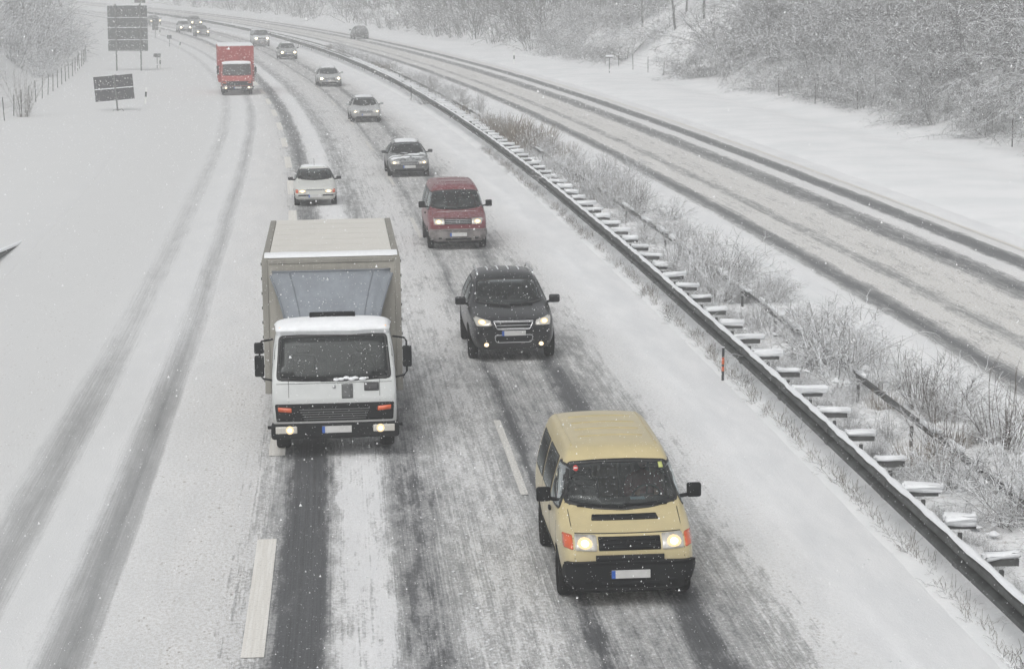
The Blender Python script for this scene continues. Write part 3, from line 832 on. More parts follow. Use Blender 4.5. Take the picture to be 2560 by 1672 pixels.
while s < 340:
    foot = -15.2 + 3.2*float(sstep(195, 300, s))
    for row in range(5):
        n = foot - .6 - row*2.5 + rng.uniform(-.8, .8)
        if s < 188 and rng.random() < (.93 if row < 3 else .6): continue
        if s < 205 and row < 2 and rng.random() < .5: continue
        sc = rng.uniform(.45, .75) if row == 0 else rng.uniform(.75, 1.15)
        if s < 205 and row < 4: bank_shrub(s + rng.uniform(-1.2, 1.2), n, sc, LS, 'shrubs of the left bank')
        elif row < 4: far_l.append((s + rng.uniform(-1.2, 1.2), n, sc*1.3))
    s += 3.2
thicket_mass(far_l, 'hazy mass of bare undergrowth on the left bank behind the sign', 'far_thicket')
for i in range(24):
    s = rng.uniform(175, 400); tree(s, rng.uniform(-36, -19), rng.uniform(.7, 1.1), 'bare snowy tree on the left bank behind the sign', 'trees of the left bank')
plant('young_tree', UPR[0], 139.2, -14.0, .4, (2.1, 2.1, 2.9), 'slender bare sapling beside the leftmost fence posts', 'tree', None, sink=.05)

# ------------------------------------------------------------------ wire fences
def wire_fence(name, pts, label, hgt=1.35, wires=4):
    root = tag(empty(name), label, 'fence')
    tops = []
    for s, n in pts:
        z = gz(s, n); l = rng.gauss(0, .05)
        a = P(s, n, z - .15); b = P(s + rng.gauss(0, .04), n + l, z + hgt*rng.uniform(.92, 1.08))
        MB().tube([a, b], .032, 6, .028).build('post', M['wood'], root)
        tops.append((a + (b - a)*.12, b))
    for w in range(wires):
        f = .3 + .65*w/(wires - 1)
        MB().tube([a + (b - a)*f for a, b in tops], .006, 4).build('wire', M['steel'], root)
wire_fence('wire_fence', [(136 + 4.6*i, -14.75 + .055*(i*4.6)*.5) for i in range(20)], 'wire fence with dark posts along the foot of the left bank')
wire_fence('wire_fence', [(88, 30.7), (94.5, 30.9), (100.7, 30.6), (109, 31.4), (117, 31.3), (128.2, 31.0), (131.5, 31.2), (134.8, 30.3), (143, 30.2)], 'wire fence half lost in twigs along the foot of the right bank', 1.25)
wire_fence('wire_fence', [(172 + 5*i, 29.0 - .1*i) for i in range(5)], 'short run of thin fence posts in front of the open snowy gap', 1.3)

# ------------------------------------------------------------------ signs and marker posts
def road_root(name, s, n, z=None, yaw=0.0, roll=0.0):
    """Empty on the ground whose local x runs across the road (to the right), y along it, z up"""
    o = empty(name)
    o.location = P(s, n, gz(s, n) if z is None else z)
    h = heading(s)
    o.rotation_euler = (0, roll, math.atan2(h.y, h.x) - math.pi/2 + yaw)
    return o

def snow_bar(parent, c, size, bevel=0.02):
    return MB().box(c, size).build('snow', M['cap_snow'], parent, bevel=bevel)

# tall sign seen from behind: four boards on two posts
sg = tag(road_root('road_sign', 199.4, -8.95, 0.0, -0.10, -0.01), 'tall grey road sign seen from behind, four stacked boards on two posts', 'sign')
for x in (-0.97, 1.15):
    MB().tube([(x, -.08, -.2), (x, -.08, 5.85)], .07, 10).build('post', M['steel'], sg)
x0, x1 = -1.68, 1.76
rows = [1.80, 2.73, 3.80, 4.66, 5.72]
for a, b in zip(rows[:-1], rows[1:]):
    p = MB().box(((x0 + x1)/2, .06, (a + b)/2), (x1 - x0, .05, b - a - .012)).build('panel', M['sign_back'], sg, bevel=.01)
    snow_bar(p, ((x0 + x1)/2, .012, a + .035), (x1 - x0 - .03, .06, .05 if a > 2 else .02), .008)
    MB().box(((x0 + x1)/2, .02, a + .0), (x1 - x0 - .02, .05, .05)).build('rail', M['steel'], p)
snow_bar(sg, ((x0 + x1)/2, .06, 5.76), (x1 - x0, .09, .07))
# the sign behind it, cut off by the top of the picture
sg2 = tag(road_root('road_sign', 256, -6.15, 0.0), 'narrow grey sign behind the tall one, cut off by the top edge', 'sign')
MB().tube([(.02, -.06, -.2), (.02, -.06, 6.9)], .06, 10).build('post', M['steel'], sg2)
MB().box((-.02, .03, 5.95), (1.2, .05, 2.0)).build('panel', M['sign_back'], sg2, bevel=.01)
snow_bar(sg2, (-.02, .03, 6.98), (1.2, .09, .06))

# lower tilted board on one post with a pipe foot
bd = tag(road_root('sign_board', 143.0, -8.90, 0.0, 0.10, -0.085), 'low dark board seen from behind, tilted, on a single post with pipe foot', 'sign')
MB().tube([(.03, -.05, -.15), (.0, -.05, 2.36)], .055, 10).build('post', M['steel'], bd)
for a, b in ((.76, 1.50), (1.53, 2.32)):
    p = MB().box((-.06, .04, (a + b)/2), (2.44, .05, b - a)).build('panel', M['board_back'], bd, bevel=.008)
snow_bar(bd, (-.06, .0, 1.525), (2.40, .12, .055), .012)
snow_bar(bd, (-.06, .03, .755), (2.38, .10, .02), .006)
snow_bar(bd, (-.06, .04, 2.335), (1.1, .09, .035), .01)
MB().box((0, -.06, .80), (.36, .10, .07)).build('clamp', M['steel'], bd)
MB().box((0, -.06, 2.33), (.30, .10, .06)).build('clamp', M['steel'], bd)
MB().tube([(-.34, -.5, -.25), (-.31, -.5, .12), (-.24, -.5, .2), (.28, -.35, .2), (.35, -.35, .13), (.37, -.35, -.2)], .028, 8).build('pipe_foot', M['steel'], bd)

def small_sign(s, n, w, h, z, label, mat, yaw=0.0):
    o = tag(road_root('small_sign', s, n, None, yaw), label, 'sign')
    MB().tube([(0, 0, -.2), (0, 0, z + h*.4)], .035, 8).build('post', M['steel'], o)
    MB().box((0, .05, z), (w, .03, h)).build('panel', mat, o, bevel=.005)
    snow_bar(o, (0, .05, z + h/2 + .015), (w, .07, .035), .01)
small_sign(204.5, -6.54, .62, .32, 1.15, 'small plate on a thin post just beyond the tall road sign', M['sign_back'])
small_sign(254.7, -3.30, .52, .42, 1.15, 'small square plate on a thin post far along the left verge', M['sign_back'])
small_sign(285.3, -2.58, .72, 1.55, 1.75, 'dark upright sign far off beside the oncoming headlights on the left verge', M['sign_back'])

def delineator(s, n, label, lean=0.0, sc=1.0, z=None):
    o = tag(road_root('delineator_post', s, n, z, 0, lean), label, 'delineator')
    o.scale = (sc,)*3
    prof = [(-.06, -.05), (.06, -.05), (.03, .05), (-.03, .05)]
    def seg(nm, z0, z1, mat):
        vs = [(x, y, z0) for x, y in prof] + [(x, y, z1 + (.04*(y < 0) if nm == 'tip' else 0)) for x, y in prof]
        mesh_obj(nm, vs, [(3, 2, 1, 0), (4, 5, 6, 7), (0, 1, 5, 4), (1, 2, 6, 5), (2, 3, 7, 6), (3, 0, 4, 7)], mat, o)
    seg('shaft', -.1, .48, M['white_paint']); seg('band', .48, .80, M['black']); seg('tip', .80, 1.05, M['white_paint'])
delineator(151.2, -7.47, 'white and black delineator post beside the tilted board', .07)
delineator(202.2, -6.37, 'delineator post next to the small plate on the left verge', .04)
delineator(247.9, -2.72, 'leaning delineator post far along the left verge', .12)
delineator(293.0, -1.4, 'farthest delineator post on the left verge', .05)
delineator(196, 21.9, 'small delineator post on the far verge of the opposite carriageway')

def marker_pole(s, n, h, label, bands):
    o = tag(road_root('marker_pole', s, n, 0.0), label, 'pole')
    z = -.1
    cuts = [0] + [b for b, m in bands]
    for (b, m), a in zip(bands, cuts):
        MB().tube([(0, 0, a*h - (.1 if a == 0 else 0)), (0, 0, b*h)], .028, 10).build('band', m, o)
    snow_bar(o, (0, 0, h + .008), (.05, .05, .02), .008)
M['pole_orange'] = simple('reflector_orange', (0.62, 0.13, 0.04), .4)
M['pole_dark'] = simple('pole_dark', (.04, .042, .045), .5)
marker_pole(45.5, 8.38, .72, 'thin dark snow pole with an orange band at the near guard rail', [(.32, M['pole_dark']), (.45, M['pole_orange']), (.52, M['pole_dark']), (.72, M['pole_orange']), (1.0, M['pole_dark'])])
marker_pole(147.8, 8.55, .95, 'thin plain snow pole before the bush on the guard rail', [(1.0, M['pole_dark'])])
marker_pole(34.6, 11.9, .75, 'short dark pole on the far side of the median at the right edge', [(1.0, M['pole_dark'])])
sp = tag(road_root('verge_sign', 178, 26.2), 'thin post topped by a snow covered plate below the open gap', 'sign')
MB().tube([(0, 0, -.2), (0, 0, 1.25)], .035, 8).build('post', M['dark_steel'], sp)
MB().box((0, 0, 1.3), (.55, .35, .10)).build('panel', M['sign_back'], sp, bevel=.02)
MB().box((0, 0, 1.42), (.62, .42, .16)).build('snow', M['cap_snow'], sp, bevel=.06)

# ------------------------------------------------------------------ vehicles
def in_poly(x, y, poly):
    c = False; n = len(poly)
    for i in range(n):
        x1, y1 = poly[i]; x2, y2 = poly[i - 1]
        if (y1 > y) != (y2 > y) and x < (x2 - x1)*(y - y1)/(y2 - y1) + x1: c = not c
    return c

def round_poly(pts, r, seg=4):
    out = []; n = len(pts)
    for i in range(n):
        p = Vector(pts[i]); a = Vector(pts[i - 1]); b = Vector(pts[(i + 1) % n])
        da = (a - p); db = (b - p)
        q = min(r, da.length*.45, db.length*.45)
        A = p + da.normalized()*q; B = p + db.normalized()*q
        for k in range(seg + 1):
            t = k/seg
            out.append(tuple((1 - t)*(1 - t)*A + 2*t*(1 - t)*p + t*t*B))
    return out

def shrink(poly, d):
    n = len(poly); area = sum(poly[i - 1][0]*poly[i][1] - poly[i][0]*poly[i - 1][1] for i in range(n))
    sg_ = 1 if area > 0 else -1
    out = []
    for i in range(n):
        p = Vector(poly[i]); a = (p - Vector(poly[i - 1])).normalized(); b = (Vector(poly[(i + 1) % n]) - p).normalized()
        t = (a + b)
        if t.length < 1e-6: out.append(tuple(p)); continue
        t.normalize(); nrm = Vector((-t.y, t.x))*sg_
        out.append(tuple(p + nrm*d))
    return out

class Car:
    """body shell lofted through stations, then parts pressed onto its surface"""
    def __init__(self, name, label, category, stations, dims, mat, wheels=None, wheel_r=0.31, group=None):
        self.L, self.W, self.H = dims
        self.root = tag(empty(name), label, category, group)
        self.far = False
        self.make_body(stations, mat, wheels, wheel_r)
        if wheels:
            for t in wheels:
                for sd in (-1, 1): self.wheel(t, sd, wheel_r)
    def X(self, t): return self.L/2 - t
    def make_body(self, st, mat, wheels, wr):
        def ring(q):
            t, zb, ys, yw, zw, yb, zbelt, yr, zr, zc = q
            half = [(0, zb), (ys*.6, zb), (ys*.95, zb + .01), (ys + .3*(yw - ys), zb + .35*(zw - zb)), (yw, zw), (yb, zbelt), (yb*.5 + yr*.5 + .012, zbelt*.5 + zr*.5), (yr, zr), (yr*.86, zr + (zc - zr)*.55), (yr*.45, zr + (zc - zr)*.9), (0, zc)]
            return [(self.X(t), y, z) for y, z in half] + [(self.X(t), -y, z) for y, z in half[-2:0:-1]]
        rings = [ring(q) for q in st]
        k = len(rings[0]); vs = []; fs = []
        def cap(r, dx, sc):
            zs = [p[2] for p in r]; zm = (min(zs) + max(zs))/2
            return [(p[0] + dx, p[1]*sc, zm + (p[2] - zm)*sc) for p in r]
        rings = [cap(rings[0], .03, .6), cap(rings[0], .02, .93)] + rings + [cap(rings[-1], -.02, .93), cap(rings[-1], -.03, .6)]
        for r in rings: vs += r
        for i in range(len(rings) - 1):
            for j in range(k):
                fs.append((i*k + j, (i + 1)*k + j, (i + 1)*k + (j + 1) % k, i*k + (j + 1) % k))
        h = k//2
        for base, flip in ((0, True), ((len(rings) - 1)*k, False)):
            for j in range(h):
                a, b, c, d = base + j, base + j + 1, base + (k - j - 1) % k, base + (k - j) % k
                f = tuple(dict.fromkeys((a, b, c, d)))
                if len(f) >= 3: fs.append(f if flip else f[::-1])
        me = bpy.data.meshes.new('body'); me.from_pydata(vs, [], fs)
        bm = bmesh.new(); bm.from_mesh(me); bmesh.ops.recalc_face_normals(bm, faces=bm.faces); bm.to_mesh(me); bm.free()
        ob = bpy.data.objects.new('tmp', me); C.objects.link(ob)
        md = ob.modifiers.new('s', 'SUBSURF'); md.levels = 2; md.render_levels = 2
        dg = bpy.context.evaluated_depsgraph_get(); dg.update()
        m2 = bpy.data.meshes.new_from_object(ob.evaluated_get(dg))
        co = np.empty(len(m2.vertices)*3); m2.vertices.foreach_get('co', co); co = co.reshape(-1, 3)
        lo, hi = co.min(0), co.max(0)
        co[:, 0] = (co[:, 0] - (lo[0] + hi[0])/2)*self.L/(hi[0] - lo[0])
        co[:, 1] *= self.W/(hi[1] - lo[1])
        zb0 = min(q[1] for q in st)
        co[:, 2] = zb0 + (co[:, 2] - lo[2])*(self.H - zb0)/(hi[2] - lo[2])
        m2.vertices.foreach_set('co', co.ravel()); m2.update()
        self.bvh = BVHTree.FromPolygons([Vector(c) for c in co.tolist()], [tuple(p.vertices) for p in m2.polygons])
        bpy.data.objects.remove(ob)
        m2.materials.clear(); m2.materials.append(mat); m2.materials.append(M['black'])
        ob = bpy.data.objects.new('body', m2); C.objects.link(ob)
        if wheels:
            cu = MB()
            for t in wheels:
                cu.lathe([(-self.W, wr + .06), (-self.W, 0.001)], (self.X(t), 0, wr), 'y', 28) if False else None
                n_ = 28; r = wr + .065
                for sd in (-1, 1):
                    y0, y1 = sorted((sd*self.W, sd*(self.W/2 - .30)))
                    vs2 = [(self.X(t) + r*math.cos(2*math.pi*k2/n_), y, wr + r*math.sin(2*math.pi*k2/n_)) for y in (y0, y1) for k2 in range(n_)]
                    cu.add(vs2, [(k2, n_ + k2, n_ + (k2 + 1) % n_, (k2 + 1) % n_) for k2 in range(n_)] + [tuple(range(n_)), tuple(range(2*n_ - 1, n_ - 1, -1))])
            cm = bpy.data.meshes.new('cut'); cm.from_pydata([tuple(v) for v in cu.v], [], cu.f)
            cm.materials.append(M['black'])
            bm = bmesh.new(); bm.from_mesh(cm); bmesh.ops.recalc_face_normals(bm, faces=bm.faces); bm.to_mesh(cm); bm.free()
            co_ = bpy.data.objects.new('cut', cm); C.objects.link(co_)
            b = ob.modifiers.new('b', 'BOOLEAN'); b.object = co_; b.operation = 'DIFFERENCE'; b.solver = 'EXACT'; b.material_mode = 'TRANSFER'
            dg = bpy.context.evaluated_depsgraph_get(); dg.update()
            m3 = bpy.data.meshes.new_from_object(ob.evaluated_get(dg))
            bpy.data.objects.remove(ob); bpy.data.objects.remove(co_)
            ob = bpy.data.objects.new('body', m3); C.objects.link(ob)
        ob.data.polygons.foreach_set('use_smooth', [True]*len(ob.data.polygons))
        self.body = ob; ob.parent = self.root
        ob.data.name = 'body'
    def cut_window(self, poly, axis):
        """open the shell behind a pane so one looks into the cabin"""
        pl = shrink(poly, .012)
        bm = bmesh.new(); bm.from_mesh(self.body.data); dead = []
        for f in bm.faces:
            c = f.calc_center_median(); n = f.normal
            if axis == '+x' and n.x > .15 and in_poly(c.y, c.z, pl): dead.append(f)
            elif axis == '-x' and n.x < -.15 and in_poly(c.y, c.z, pl): dead.append(f)
            elif axis == '+y' and n.y > .4 and in_poly(c.x, c.z, pl): dead.append(f)
            elif axis == '-y' and n.y < -.4 and in_poly(c.x, c.z, pl): dead.append(f)
        bmesh.ops.delete(bm, geom=dead, context='FACES'); bm.to_mesh(self.body.data); bm.free()
    def patch(self, name, poly, axis, mat, parent=None, off=.006, depth=.02, grid=.07, hole=None, smooth=True):
        pts = []; edges = []
        def loop(pl):
            k0 = len(pts); n = len(pl)
            for i in range(n):
                a = Vector(pl[i]); b = Vector(pl[(i + 1) % n]); m = max(1, int((b - a).length/grid))
                for j in range(m): pts.append(a + (b - a)*j/m)
            k1 = len(pts)
            edges.extend((k, k + 1 if k + 1 < k1 else k0) for k in range(k0, k1))
        loop(poly)
        if hole: loop(hole)
        xs = [p[0] for p in poly]; zs = [p[1] for p in poly]
        ins = shrink(poly, grid*.35)
        x = min(xs) + grid*.5
        while x < max(xs):
            z = min(zs) + grid*.5
            while z < max(zs):
                if in_poly(x, z, ins) and not (hole and in_poly(x, z, hole)): pts.append(Vector((x, z)))
                z += grid
            x += grid
        r = delaunay_2d_cdt(pts, edges, [], 0, 1e-5)
        v2, tri = r[0], [f for f in r[2]]
        keep = []
        for f in tri:
            cx = sum(v2[i][0] for i in f)/3; cy = sum(v2[i][1] for i in f)/3
            if in_poly(cx, cy, poly) and not (hole and in_poly(cx, cy, hole)): keep.append(tuple(f))
        used = sorted({i for f in keep for i in f}); mp = {u: i for i, u in enumerate(used)}
        keep = [tuple(mp[i] for i in f) for f in keep]
        topv, botv = [], []
        D = {'+x': Vector((-1, 0, 0)), '-x': Vector((1, 0, 0)), '+y': Vector((0, -1, 0)), '-y': Vector((0, 1, 0)), '+z': Vector((0, 0, -1))}[axis]
        for u in used:
            a, b = v2[u]
            o = {'+x': (8, a, b), '-x': (-8, a, b), '+y': (a, 5, b), '-y': (a, -5, b), '+z': (a, b, 9)}[axis]
            hit, nrm, _, _ = self.bvh.ray_cast(Vector(o), D)
            if hit is None:
                hit, nrm, _, _ = self.bvh.find_nearest(Vector(o) + D*({'x': 8 - self.L/2, 'y': 5 - self.W/2, 'z': 9 - self.H}[axis[1]]))
            if nrm.dot(D) > 0: nrm = -nrm
            nn = (nrm - D*.4).normalized()
            topv.append(hit + nn*off); botv.append(hit - nn*depth)
        nv = len(topv)
        cnt = {}
        a0 = Vector(topv[keep[0][0]]); nf = (Vector(topv[keep[0][1]]) - a0).cross(Vector(topv[keep[0][2]]) - a0)
        if nf.dot(D) > 0: keep = [f[::-1] for f in keep]
        for f in keep:
            for i in range(3):
                e = (f[i], f[(i + 1) % 3]); cnt[e] = 1
        sk = [(b, a, a + nv, b + nv) for (a, b) in cnt if (b, a) not in cnt]
        m = bpy.data.meshes.new(name); m.from_pydata([tuple(v) for v in topv + botv], [], keep + sk)
        m.polygons.foreach_set('use_smooth', [smooth]*len(keep) + [False]*len(sk)); m.materials.append(mat)
        o = link(name, m, parent or self.root)
        return o
    def pane(self, name, poly, axis, open_=True, mat=None, seal=.035, r=.06):
        pl = round_poly(poly, r)
        inner = shrink(pl, seal)
        if open_: self.cut_window(pl, axis)
        g = self.patch(name, inner, axis, mat or M['glass'], None, .008, .004, .09)
        self.patch('seal', pl, axis, M['seal'], g, .007, .02, .09, hole=shrink(pl, seal*.9))
        return g
    def both(self, fn):
        for sd in (-1, 1): fn(sd)
    def wheel(self, t, sd, r, w=.20):
        c = (self.X(t), sd*(self.W/2 - w/2 - .015), r)
        h = w/2
        o = MB().lathe([(-h*.6, r*.60), (-h, r*.68), (-h, r*.92), (-h*.7, r), (h*.7, r), (h, r*.92), (h, r*.68), (h*.6, r*.60)], c, 'y', 28).build('wheel', M['rubber'], self.root, True)
        q = sd*h*.75
        rim = MB().lathe([(q*.2, r*.62), (q*.9, r*.60), (q*.7, r*.50), (q*.3, r*.46), (q*.3, r*.16), (q*.75, r*.12), (q*.75, 0.001)], c, 'y', 28)
        for k in range(5):
            a = 2*math.pi*k/5
            rim.box((c[0] + math.cos(a)*r*.34, c[1] + q*.6, c[2] + math.sin(a)*r*.34), (r*.42, abs(q)*.3, r*.13), Matrix.Rotation(-a, 3, 'Y'))
        rim.build('rim', M['rim'], o, True)
    def lamp(self, poly, indicator=None, bulb=None, core=None, mat=None, lens=None):
        o = self.patch('headlight', round_poly(poly, .025), '+x', lens or M['lens_lit'], None, .012, .02, .05)
        if bulb and self.far:
            y, z, a, b = bulb
            self.patch('bulb', [(y + a*1.2*math.cos(k*math.pi/6), z + b*1.5*math.sin(k*math.pi/6)) for k in range(12)], '+x', M['lamp_far'], o, .016, .002, .05)
        elif bulb:
            y, z, a, b = bulb
            self.patch('bulb', [(y + a*math.cos(k*math.pi/6), z + b*math.sin(k*math.pi/6)) for k in range(12)], '+x', M['lamp'], o, .016, .002, .04)
            a *= .52; b *= .52
            self.patch('bulb', [(y + a*math.cos(k*math.pi/6), z + b*math.sin(k*math.pi/6)) for k in range(12)], '+x', M['lamp_core'], o, .020, .002, .04)
        if indicator: self.patch('indicator', round_poly(indicator, .02), '+x', M['orange'], o, .013, .02, .05)
        return o
    def mirror(self, t, z, out, size, mat, stalk=.08):
        for sd in (-1, 1):
            y = sd*(self.W/2 + out)
            mb = MB(); sx, sy, sz = size
            o = mb.box((self.X(t), y, z), size).build('mirror', mat, self.root, True, bevel=min(size)*.3)
            MB().tube([(self.X(t) - .02, sd*(self.W/2 - .08), z - sz*.45), (self.X(t), y - sd*sy*.3, z - sz*.3)], .028, 8).build('stalk', M['black'], o)
    def plate(self, z, w=.52, y=0.0, out=.03):
        hit, nrm, _, _ = self.bvh.ray_cast(Vector((8, y, z)), Vector((-1, 0, 0)))
        x = hit.x + out
        o = MB().box((x, y, z), (.02, w, .11)).build('number_plate', M['plate'], self.root, bevel=.004)
        MB().box((x + .008, y - w/2 + .025, z), (.012, .05, .108)).build('blue_band', M['plate_blue'], o)
    def seats(self, t, y=.38, z=.45, rear=True, h=.62):
        for tt in ([t, t + .95] if rear else [t]):
            for sd in (-1, 1):
                x = self.X(tt)
                o = MB().box((x + .12, sd*y, z), (.52, .48, .16)).build('seat', M['seat'], self.root, bevel=.05)
                MB().box((x - .17, sd*y, z + h*.5), (.13, .46, h), Matrix.Rotation(-.2, 3, 'Y')).build('backrest', M['seat'], o, bevel=.05)
                MB().box((x - .25, sd*y, z + h + .10), (.10, .26, .18)).build('headrest', M['seat'], o, bevel=.04)
    def dash(self, t, z, w=None, depth=.45):
        w = w or self.W*.8
        MB().box((self.X(t) - depth/2, 0, z - .12), (depth, w, .24)).build('dashboard', M['trim'], self.root, bevel=.06)
    def steering(self, t, z, y=.38):
        mb = MB(); R = Matrix.Rotation(-1.0, 3, 'Y')
        pts = [Vector((self.X(t), y, z)) + R @ Vector((.19*math.cos(a), .19*math.sin(a), 0)) for a in [2*math.pi*k/20 for k in range(21)]]
        mb.tube(pts, .015, 6); mb.tube([pts[0], pts[10]], .014, 6); mb.tube([pts[5], pts[15]], .014, 6)
        mb.build('steering_wheel', M['trim'], self.root, True)
    def wiper(self, a, b):
        d = (Vector(b) - Vector(a)).normalized(); q = Vector((-d.y, d.x))*.009
        A, B = Vector(a), Vector(b)
        self.patch('wiper', [tuple(A - q), tuple(B - q), tuple(B + q), tuple(A + q)], '+x', M['black'], None, .028, .012, .12)
    def place(self, s, n, front_t, reverse=False, yaw=0.0):
        """stand the vehicle on the road with the point front_t behind its nose at distance s"""
        h = heading(s)
        fwd = h if reverse else -h
        fwd = Matrix.Rotation(yaw, 3, 'Z') @ fwd
        side = (P(s, n + 1, 0) - P(s, n, 0)).normalized()
        along = (P(s + 1, n, 0) - P(s - 1, n, 0)).normalized()
        up = side.cross(along).normalized()
        fwd = (fwd - up*fwd.dot(up)).normalized()
        left = up.cross(fwd)
        c = P(s, n, 0.02) - fwd*(self.L/2 - front_t)
        self.root.matrix_world = Matrix(((fwd.x, left.x, up.x, c.x), (fwd.y, left.y, up.y, c.y), (fwd.z, left.z, up.z, c.z), (0, 0, 0, 1)))
        self.frame = self.root.matrix_world.copy()
        return self

VAN = [(0.00, .30, .68, .80, .50, .78, .72, .70, .86, .90), (.07, .26, .76, .87, .50, .85, .79, .76, .925, .97), (.40, .24, .83, .91, .6, .89, .93, .80, 1.02, 1.06), (.80, .24, .84, .92, .7, .91, 1.02, .80, 1.13, 1.18),
       (.98, .24, .84, .92, .7, .915, 1.06, .79, 1.23, 1.29), (1.25, .24, .84, .92, .7, .915, 1.08, .745, 1.48, 1.54), (1.52, .24, .84, .92, .7, .915, 1.10, .71, 1.72, 1.78), (1.68, .24, .84, .92, .7, .915, 1.10, .70, 1.82, 1.88), (1.9, .24, .84, .92, .7, .915, 1.11, .70, 1.86, 1.93),
       (3.0, .24, .84, .92, .7, .915, 1.11, .71, 1.87, 1.94), (4.3, .24, .84, .92, .7, .915, 1.11, .71, 1.87, 1.94), (4.62, .26, .82, .91, .7, .90, 1.10, .69, 1.82, 1.88), (4.76, .30, .78, .88, .7, .87, 1.08, .66, 1.66, 1.70)]
SUV = [(0.00, .32, .60, .78, .56, .74, .72, .64, .83, .87), (.08, .27, .72, .86, .56, .82, .80, .72, .93, .97), (.5, .25, .84, .945, .62, .90, .90, .78, 1.00, 1.05), (1.1, .25, .86, .96, .66, .93, .97, .80, 1.06, 1.11), (1.45, .25, .86, .965, .68, .94, 1.02, .79, 1.12, 1.18),
       (1.9, .25, .86, .965, .68, .93, 1.07, .70, 1.36, 1.43), (2.3, .25, .86, .965, .68, .925, 1.08, .685, 1.56, 1.63), (2.7, .25, .86, .965, .68, .92, 1.08, .675, 1.63, 1.71), (3.5, .25, .86, .965, .68, .92, 1.09, .67, 1.64, 1.73), (4.15, .26, .86, .96, .68, .91, 1.08, .65, 1.56, 1.65), (4.55, .30, .80, .92, .66, .88, 1.04, .60, 1.28, 1.33), (4.73, .36, .74, .84, .64, .82, .92, .60, 1.0, 1.03)]
EST = [(0.00, .27, .58, .74, .46, .70, .57, .60, .655, .69), (.08, .23, .68, .81, .47, .78, .62, .67, .72, .755), (.5, .20, .78, .865, .52, .84, .69, .70, .79, .84), (1.15, .19, .80, .88, .56, .86, .77, .72, .87, .92), (1.4, .19, .80, .885, .58, .87, .82, .71, .92, .97),
       (1.85, .19, .80, .885, .58, .865, .88, .62, 1.15, 1.21), (2.2, .19, .80, .885, .58, .86, .89, .56, 1.30, 1.365), (2.7, .19, .80, .885, .58, .86, .90, .54, 1.34, 1.42), (3.6, .19, .80, .885, .58, .855, .90, .53, 1.31, 1.40), (4.05, .21, .78, .88, .58, .84, .89, .51, 1.22, 1.30), (4.38, .26, .74, .84, .56, .80, .85, .54, .98, 1.02), (4.52, .32, .66, .78, .55, .74, .76, .56, .82, .84)]
HAT = [(0.00, .28, .54, .68, .45, .65, .54, .58, .625, .65), (.07, .24, .62, .74, .45, .71, .59, .63, .685, .715), (.5, .20, .70, .785, .5, .76, .66, .64, .76, .80), (.98, .19, .72, .80, .54, .78, .74, .66, .835, .88), (1.18, .19, .72, .80, .56, .78, .79, .65, .89, .93),
       (1.58, .19, .72, .80, .56, .78, .82, .58, 1.08, 1.14), (1.92, .19, .72, .80, .56, .775, .83, .54, 1.24, 1.30), (2.4, .19, .72, .80, .56, .77, .83, .52, 1.28, 1.35), (3.05, .20, .72, .80, .56, .765, .83, .51, 1.26, 1.33), (3.42, .22, .70, .79, .56, .75, .82, .52, 1.12, 1.17), (3.63, .28, .66, .76, .54, .73, .76, .56, .85, .88), (3.73, .32, .60, .72, .52, .69, .66, .56, .70, .72)]
MPV = [(0.00, .28, .58, .74, .48, .70, .62, .62, .70, .74), (.07, .24, .68, .80, .48, .77, .68, .68, .78, .82), (.5, .20, .76, .86, .54, .83, .78, .70, .90, .95), (.95, .19, .78, .87, .56, .85, .88, .70, 1.02, 1.08), (1.5, .19, .78, .875, .58, .85, .96, .60, 1.33, 1.40), (1.9, .19, .78, .875, .58, .85, .97, .56, 1.48, 1.55),
       (2.5, .19, .78, .875, .58, .85, .98, .55, 1.53, 1.61), (3.4, .2, .78, .875, .58, .85, .98, .55, 1.52, 1.60), (3.9, .22, .76, .86, .58, .83, .96, .55, 1.40, 1.47), (4.15, .28, .7, .8, .56, .77, .86, .56, 1.0, 1.04), (4.22, .32, .64, .76, .55, .73, .76, .56, .84, .86)]

def mir(poly): return [(-a, b) for a, b in poly][::-1]

